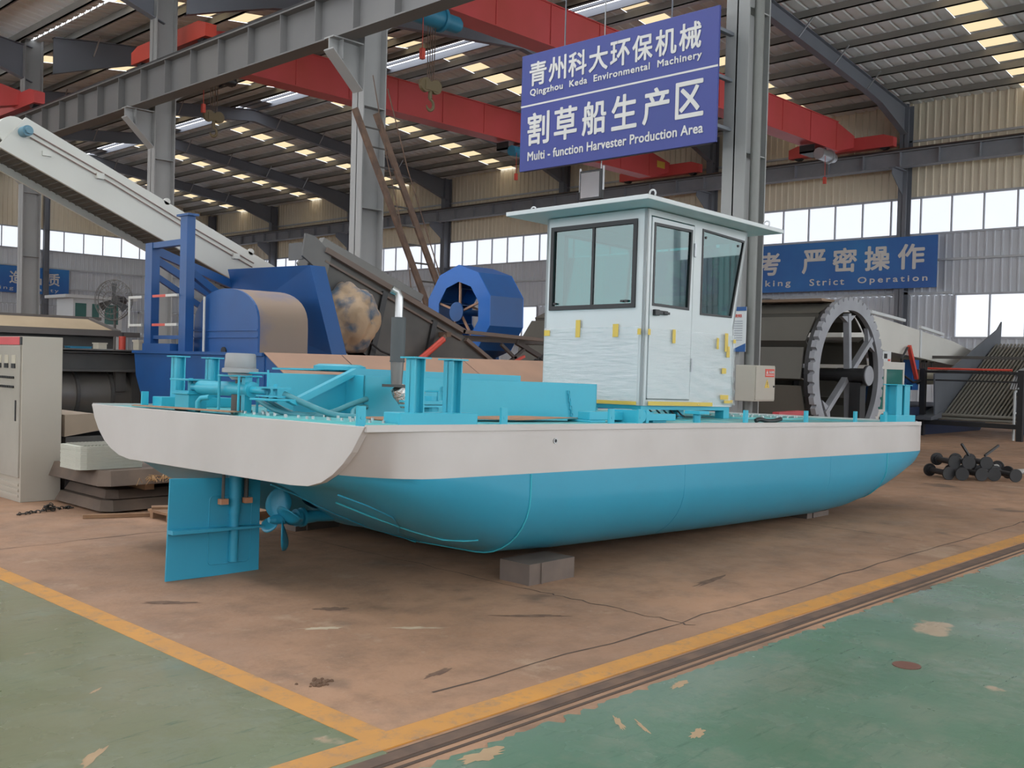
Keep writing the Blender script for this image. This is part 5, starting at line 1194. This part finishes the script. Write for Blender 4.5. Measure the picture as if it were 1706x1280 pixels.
# big black paddle drum with toothed grey ring
dm = empty('drum_wheel', 'huge black paddle drum with grey toothed ring wheel behind the wheelhouse', 'wheel', (18.78, 9.0, 1.56))
Rg = 1.52; NT = 44
def gear(i): return Rg if (i % 8) < 6 else Rg - .07
RINGM = mat('ring_grey', (0.34, 0.35, 0.38), .5, .2, col2=(0.24, 0.24, 0.26), scale=1.5, amt=.8)
MB().ring((0, 0, 0), 'y', Rg, 1.26, -.05, .05, NT * 8, rofn=gear).done('toothed_ring', RINGM, dm)
MB().ring((0, 0, 0), 'y', Rg - .06, 1.3, .05, .16, 64).done('ring_edge', BLACK, dm)
q = MB()
for a in (95, 275, 38, 218):
    a = math.radians(a); q.bar((.12 * math.cos(a), 0, .12 * math.sin(a)), (1.2 * math.cos(a), 0, 1.2 * math.sin(a)), .10, .12, (0, 1, 0))
    q.prism([(1.0 * math.cos(a) - .0, 1.0 * math.sin(a)), (1.19 * math.cos(a - .25), 1.19 * math.sin(a - .25)), (1.19 * math.cos(a + .25), 1.19 * math.sin(a + .25))], 'y', -.04, .04)
q.done('spoke', RINGM, dm)
MB().cyl((0, -.38, 0), (0, .2, 0), .14, n=24).cyl((0, -.42, 0), (0, -.38, 0), .2, n=28).m(1).cyl((0, -.44, 0), (0, -.42, 0), .19, n=28).done('hub', [BLACK, RINGM], dm, smooth=True)
MB().cyl((0, .2, 0), (0, 8.0, 0), .12, n=16).done('axle', BLACK, dm)
for (yy, r_) in ((1.75, 1.50), (4.2, 1.50), (6.6, 1.5)):
    MB().ring((0, yy, 0), 'y', r_ + .04, 1.15, 0, .05, 64).done('disc_flange', mat('flange_grey', (0.02, 0.02, 0.022), .5), dm, smooth=True)
p0 = None
for k in range(12):
    a = 2 * PI * k / 12 + .15
    if p0 is None: p0 = MB().bx(-.30, .30, .25, 7.6, 1.36, 1.385).bx(-.30, -.275, .25, 7.6, 1.1, 1.37).done('paddle', mat('paddle_grey', (0.12, 0.112, 0.095), .6, col2=(.08, .076, .066), scale=1), dm, M=Matrix.Rotation(a, 4, 'Y')); q = p0
    else: q = p0.copy(); C.objects.link(q); q.matrix_local = Matrix.Rotation(a, 4, 'Y')
MB().prism([(-.55, 1.42), (.55, 1.42), (.6, 1.47), (-.6, 1.47)], 'y', .3, 1.7).prism([(-.55, 1.42), (.55, 1.42), (.6, 1.47), (-.6, 1.47)], 'y', 1.85, 4.15).done('dusty_top', mat('dust_tan', (0.38, 0.27, 0.19), .9), dm)
MB().bx(-1.3, 1.3, .5, 7.5, -1.56, -1.35).bx(-.12, .12, -.32, -.1, -1.56, -.14).done('cradle', BLACK, dm)
# barrel tank behind drum
rm = MB().bx(14.9, 15.5, 7.6, 7.9, 0, .9).bx(14.75, 15.65, 7.55, 7.95, .9, 1.05)
o = MB().bar((13.2, 7.4, .98), (13.75, 7.3, 1.0), .12, .06).cyl((13.2, 7.4, .02), (13.2, 7.4, .98), .03, n=8).cyl((13.75, 7.3, .02), (13.75, 7.3, .98), .03, n=8).done('stool', mat('stool_red', (0.45, 0.05, 0.06), .5)); tag(o, 'red topped metal stool behind the teal deck edge near the column', 'stool')

bh = empty('harvester_boat', 'harvester with white boom and slatted conveyor at far right', 'boat', (0, 0, 0))
# white boom, cabin, panel and blue parts of a harvester far right
wb_ = subpart('discharge_boom', bh, (0, 0, 0))
MB().prism([(22.6, 3.15), (24.6, 3.02), (29.5, 2.58), (31.9, 2.2), (31.6, 1.75), (27.3, 2.05), (24.4, 2.22), (22.6, 2.35)], 'y', 11.0, 12.6).done('boom_body', BUFF, wb_, bevel=.01)
MB().bar((24.0, 10.96, 3.12), (26.0, 10.96, 3.0), .08, .07).done('cover_strip', CABW, wb_); MB().bar((27.0, 10.96, 2.88), (28.6, 10.96, 2.74), .08, .07).done('cover_strip', CABW, wb_); MB().bx(27.1, 27.2, 10.97, 11.0, 2.08, 2.8).done('joint_strip', CABW, wb_)
c2 = subpart('control_cabin', bh, (23.3, 10.5, 0))
MB().bx(0, 1.72, 0, 1.6, .5, .75).bx(0, 1.72, 0, 1.6, 1.72, 1.90).bx(0, .08, 0, .05, .75, 1.72).bx(.55, .68, 0, .05, .75, 1.72).bx(1.64, 1.72, 0, .05, .75, 1.72).bx(0, 1.72, 1.55, 1.6, .75, 1.72).done('body', BUFF, c2)
MB().bx(.08, .55, .02, .03, .75, 1.72).bx(.68, 1.64, .02, .03, .75, 1.72).done('glass', mat('cabin_green_glass', (0.04, 0.17, 0.15), .08), c2)
MB().bx(.68, 1.64, .0, .02, 1.08, 1.11).tube([(.35, -.02, .35), (.35, -.02, .55), (.45, -.02, .62), (1.6, -.02, .62)], .03, 6).bx(0, 1.72, .0, 1.6, .0, .5).done('trim', BLACK, c2)
pb = subpart('control_panel', bh, (23.95, 10.6, 1.90)); MB().bx(0, .48, 0, .12, 0, .26).done('body', CABW, pb); MB().bx(.08, .24, -.01, 0, .08, .2).done('display', BLACK, pb); MB().bx(.3, .42, -.01, 0, .02, .07).done('red_tag', REDO, pb)
MB().prism([(25.6, .0), (31.5, .0), (32.5, .5), (32.5, .75), (25.6, .75)], 'y', 10.9, 13.5).done('hull', mat('navy_hull', (0.012, 0.022, 0.06), .5), bh)
MB().bx(24.9, 26.6, 11.1, 12.5, .75, 1.4).bx(26.6, 27.0, 10.95, 11.2, 1.2, 2.0).done('blue_box', BLUE, bh)
MB().bx(26.9, 28.8, 10.95, 12.3, 1.35, 1.75).done('valve_table', CREAM, bh)
q = MB()
for x in (27.2, 27.35, 27.9, 28.05, 28.5): q.cyl((x, 11.2, 1.75), (x, 11.2, 1.98), .015, n=6).cyl((x, 11.15, 1.98), (x, 11.25, 1.98), .03, n=8)
q.done('lever', BLACK, bh)
MB().bar((26.2, 10.9, 2.35), (26.75, 10.9, 1.5), .09, .09).done('red_cylinder', REDO, bh)
MB().tube([(26.1, 10.9, 2.3), (25.7, 10.88, 2.0), (25.8, 10.88, 1.6), (26.5, 10.88, 1.4), (27.0, 10.9, 1.45)], .03, 8).done('hose', RUBBER, bh, smooth=True)
# slatted loading conveyor
sl = subpart('slatted_conveyor', bh, (0, 0, 0))
SL = mat('slat_metal', (0.26, 0.25, 0.22), .5, .3)
XA, ZA, XB, ZB, YN, YF = 27.6, .58, 31.4, 2.56, 8.7, 10.5
def sp(t, y, up_=0): return (XA + (XB - XA) * t, y, ZA + (ZB - ZA) * t + up_)
MB().add([sp(0, YN, -.08), sp(1, YN, -.08), sp(1, YF, -.08), sp(0, YF, -.08)], [(0, 1, 2, 3)]).done('back_sheet', DGREY, sl)
q0 = MB().bar(sp(0, 0), sp(1, 0), .045, .05).done('slat', SL, sl); q0.location = (0, YN + .05, 0)
for k in range(1, 18): q = q0.copy(); C.objects.link(q); q.location = (0, YN + .05 + k * .1, 0)
PBG = mat('plate_bluegrey', (0.12, 0.13, 0.15), .5)
MB().prism([(27.1, .55), (27.0, 1.65), (28.0, 1.75), (31.6, 3.0), (31.95, 3.25), (31.9, 2.5), (31.3, 2.2), (27.7, .5)], 'y', YF + .02, YF + .06).done('side_plate', PBG, sl)
MB().prism([(27.6, .5), (27.5, 1.0), (31.5, 2.9), (31.5, 2.3)], 'y', YN - .05, YN - .01).done('side_plate', PBG, sl)
MB().prism([(26.8, .42), (26.8, .5), (27.9, .74), (27.9, .5)], 'y', YF + .0, YF + .5).done('lip_plate', PBG, sl)
for k in range(3): MB().cyl((XA - .05, YN - .1, ZA - .02 - .1 * k), (XA - .05, YF + .1, ZA - .02 - .1 * k), .045, n=10).done('roller', SL, sl, smooth=True)
for y in (YF + .35, YN - .3): MB().bx(27.0, 27.14, y - .07, y + .07, 0.0, 1.78).done('frame_post', BLACK, sl)
for (z, w_) in ((1.70, .07), (1.48, .04), (.36, .12)): MB().bx(27.04, 27.1, YN - .3, YF + .35, z - w_ / 2, z + w_ / 2).done('frame_bar', BLACK, sl)
MB().bx(28.0, 28.08, 7.4, 11.1, 2.06, 2.14).done('cross_bar', DGREY, sl)
MB().cyl((26.98, YN - .1, 1.78), (26.98, YF + .2, 1.78), .03, n=10).done('red_rod', REDO, sl)
for k in range(4): MB().tube([(27.0, YN - .25 + .06 * k, 1.3), (27.2, YN - .3 + .05 * k, 1.75), (28.2, YN - .35 - .05 * k, 2.1), (29.0, YN - .4, 2.3)], .025, 6).done('hose', STEEL, sl, smooth=True)
# white barrier rail at the right edge
br = empty('white_barrier', 'white tubular barrier stand at the right edge', 'barrier', (27.3, 8.62, 0))
MB().cyl((0, 0, 0.0), (0, 0, 1.25), .03, n=10).cyl((1.4, -1.4, 0), (1.4, -1.4, 1.25), .03, n=10).cyl((0, 0, 1.25), (1.4, -1.4, 1.25), .03, n=10).cyl((0, 0, .7), (1.4, -1.4, .7), .025, n=10).done('rail', CABW, br)
bt = empty('blue_tank', 'dark blue rounded tank at the right edge behind the barrier', 'tank', (31.0, 9.6, 0)); MB().cyl((0, 0, .75), (0, -2, .75), .72, n=32).bx(-.5, .5, -1.8, -.2, 0, .2).done('shell', BLUE, bt, smooth=True)

# pile of black rollers on the floor
E_ = (.69, -.72)
def rpos(k, b=0): return (16.0 + .25 * k * E_[0] + b * .72, 6.1 + .25 * k * E_[1] + b * .69)
rp = [(rpos(0, .05), 8, 0), (rpos(1), -6, 0), (rpos(2), 4, 0), (rpos(3, .04), -4, 0), (rpos(4, -.03), 6, 0), (rpos(5.6, .35), -62, 0), (rpos(3, .9), -55, 0), (rpos(2.5, .1), 2, .17), (rpos(5.2, 1.0), -40, 0), (rpos(.55, .15), 5, .165), (rpos(1.5, .1), -3, .17)]
lab = ['farthest left black flanged roller in the front row of the floor pile', 'second roller from left in the front row of the pile', 'middle roller in the front row of the pile', 'fourth roller from left in the front row of the pile', 'rightmost end-on roller in the front row of the pile', 'roller with a long pale shaft at the right of the pile', 'roller behind the pile lying crosswise with pale shaft', 'rightmost black roller lying on top of the pile', 'roller lying apart behind the right of the pile', 'leftmost black roller lying on top of the pile', 'middle black roller lying on top of the pile']
PALE = mat('pale_shaft', (0.36, 0.35, 0.33), .6)
for i, ((x, y), an, z) in enumerate(rp):
    rd = .10
    t = empty('track_roller', lab[i], 'roller', (x, y, rd + z + .004), 'black rollers in the floor pile'); a = math.radians(an + 44); t.rotation_euler = (0, 0, a)
    MB().cyl((-.25, 0, 0), (.25, 0, 0), .045, n=14).done('shaft', PALE if i in (5, 6, 8) else BLACK, t, smooth=True)
    for s in (-1, 1): MB().cyl((s * .25, 0, 0), (s * .28, 0, 0), rd, n=24).cyl((s * .2, 0, 0), (s * .25, 0, 0), .065, n=16).done('flange', BLACK, t)
for i, (a, b_, l_) in enumerate((((16.2, 5.75, .38), (16.02, 5.8, .56), 'left thin steel rod sticking up from the roller pile'), ((16.45, 5.6, .375), (16.75, 5.5, .53), 'right thin steel rod sticking up from the roller pile'))):
    o = MB().bar(a, b_, .03, .03).done('steel_rod', BLACK); tag(o, l_, 'rod')
o = hose([(17.4, 5.7, .03), (18.2, 5.5, .03), (19.4, 5.4, .03), (21, 5.0, .03)], .02).done('cable', DGREY, smooth=True); tag(o, 'thin cable trailing on the floor right of the roller pile', 'cable')

# small scraps on the floor
o = MB().lathe((5.52, 2.25, .004), [(.075, 0), (.075, .004)], 24).done('cover_disc', mat('disc_brown', (0.16, 0.07, 0.05), .7)); tag(o, 'small round brown disc lying on the green floor at right', 'disc')

def ragged(cx_, cy_, rx, ry, ang, seed, z, mt, nm, par):
    r = random.Random(seed); n = 26; P = []
    for i in range(n):
        a = 2 * PI * i / n; k = r.uniform(.55, 1.15); x, y = rx * k * math.cos(a), ry * k * math.sin(a)
        P.append((cx_ + x * math.cos(ang) - y * math.sin(ang), cy_ + x * math.sin(ang) + y * math.cos(ang), z))
    return MB().add([(cx_, cy_, z)] + P, [(0, 1 + i, 1 + (i + 1) % n) for i in range(n)]).done(nm, mt, par)
PEEL = mat('peeled_patch', (0.42, 0.29, 0.17), .8, col2=(0.32, 0.21, 0.13), scale=9); PALEP = mat('pale_scrape', (0.52, 0.42, 0.30), .8, col2=(0.40, 0.29, 0.2), scale=12, amt=.9); DARKP = mat('dark_smear', (0.13, 0.075, 0.05), .9, col2=(0.2, 0.12, 0.08), scale=14, amt=.9)
fl = bpy.data.objects['floor']
for (x, y, rx, ry, an, sd, mt_) in ((3.62, 2.76, .10, .018, .9, 1, PEEL), (3.66, 2.66, .09, .012, 1.0, 2, PEEL), (3.78, 2.45, .08, .03, .3, 3, PEEL), (1.75, 3.93, .13, .025, .75, 4, PEEL), (2.9, 2.9, .14, .05, 0, 5, PEEL), (2.1, 4.7, .05, .01, .6, 6, PEEL), (4.3, 2.9, .10, .03, .1, 16, PEEL)):
    ragged(x, y, rx, ry, an, sd, .0048, mt_, 'peeled_patch', fl)
for (x, y, rx, ry, an, sd, mt_) in ((3.58, 4.95, .16, .035, -.6, 7, PALEP), (4.0, 4.6, .2, .03, -.7, 8, PALEP), (3.9, 5.3, .14, .05, -.6, 9, DARKP), (4.75, 4.35, .25, .035, -.7, 10, DARKP), (6.6, 4.2, .3, .04, .1, 11, DARKP), (3.2, 6.1, .2, .05, -.7, 12, DARKP), (3.5, 3.85, .12, .03, .2, 13, DARKP)):
    ragged(x, y, rx, ry, an, sd, .0012, mt_, 'floor_stain', fl)
dcl = MB(); r = random.Random(21)
for k in range(30):
    x, y = 2.95 + r.gauss(0, .035), 4.11 + r.gauss(0, .028); a = r.uniform(.006, .016); dcl.lathe((x, y, 0), [(a, 0), (a * .8, a * .5), (a * .2, a * .8)], 6)
o = dcl.done('dirt_clump', mat('dirt', (0.14, 0.08, 0.05), .95)); tag(o, 'small clump of dark dirt on the concrete near the yellow corner', 'dirt', kind='stuff')
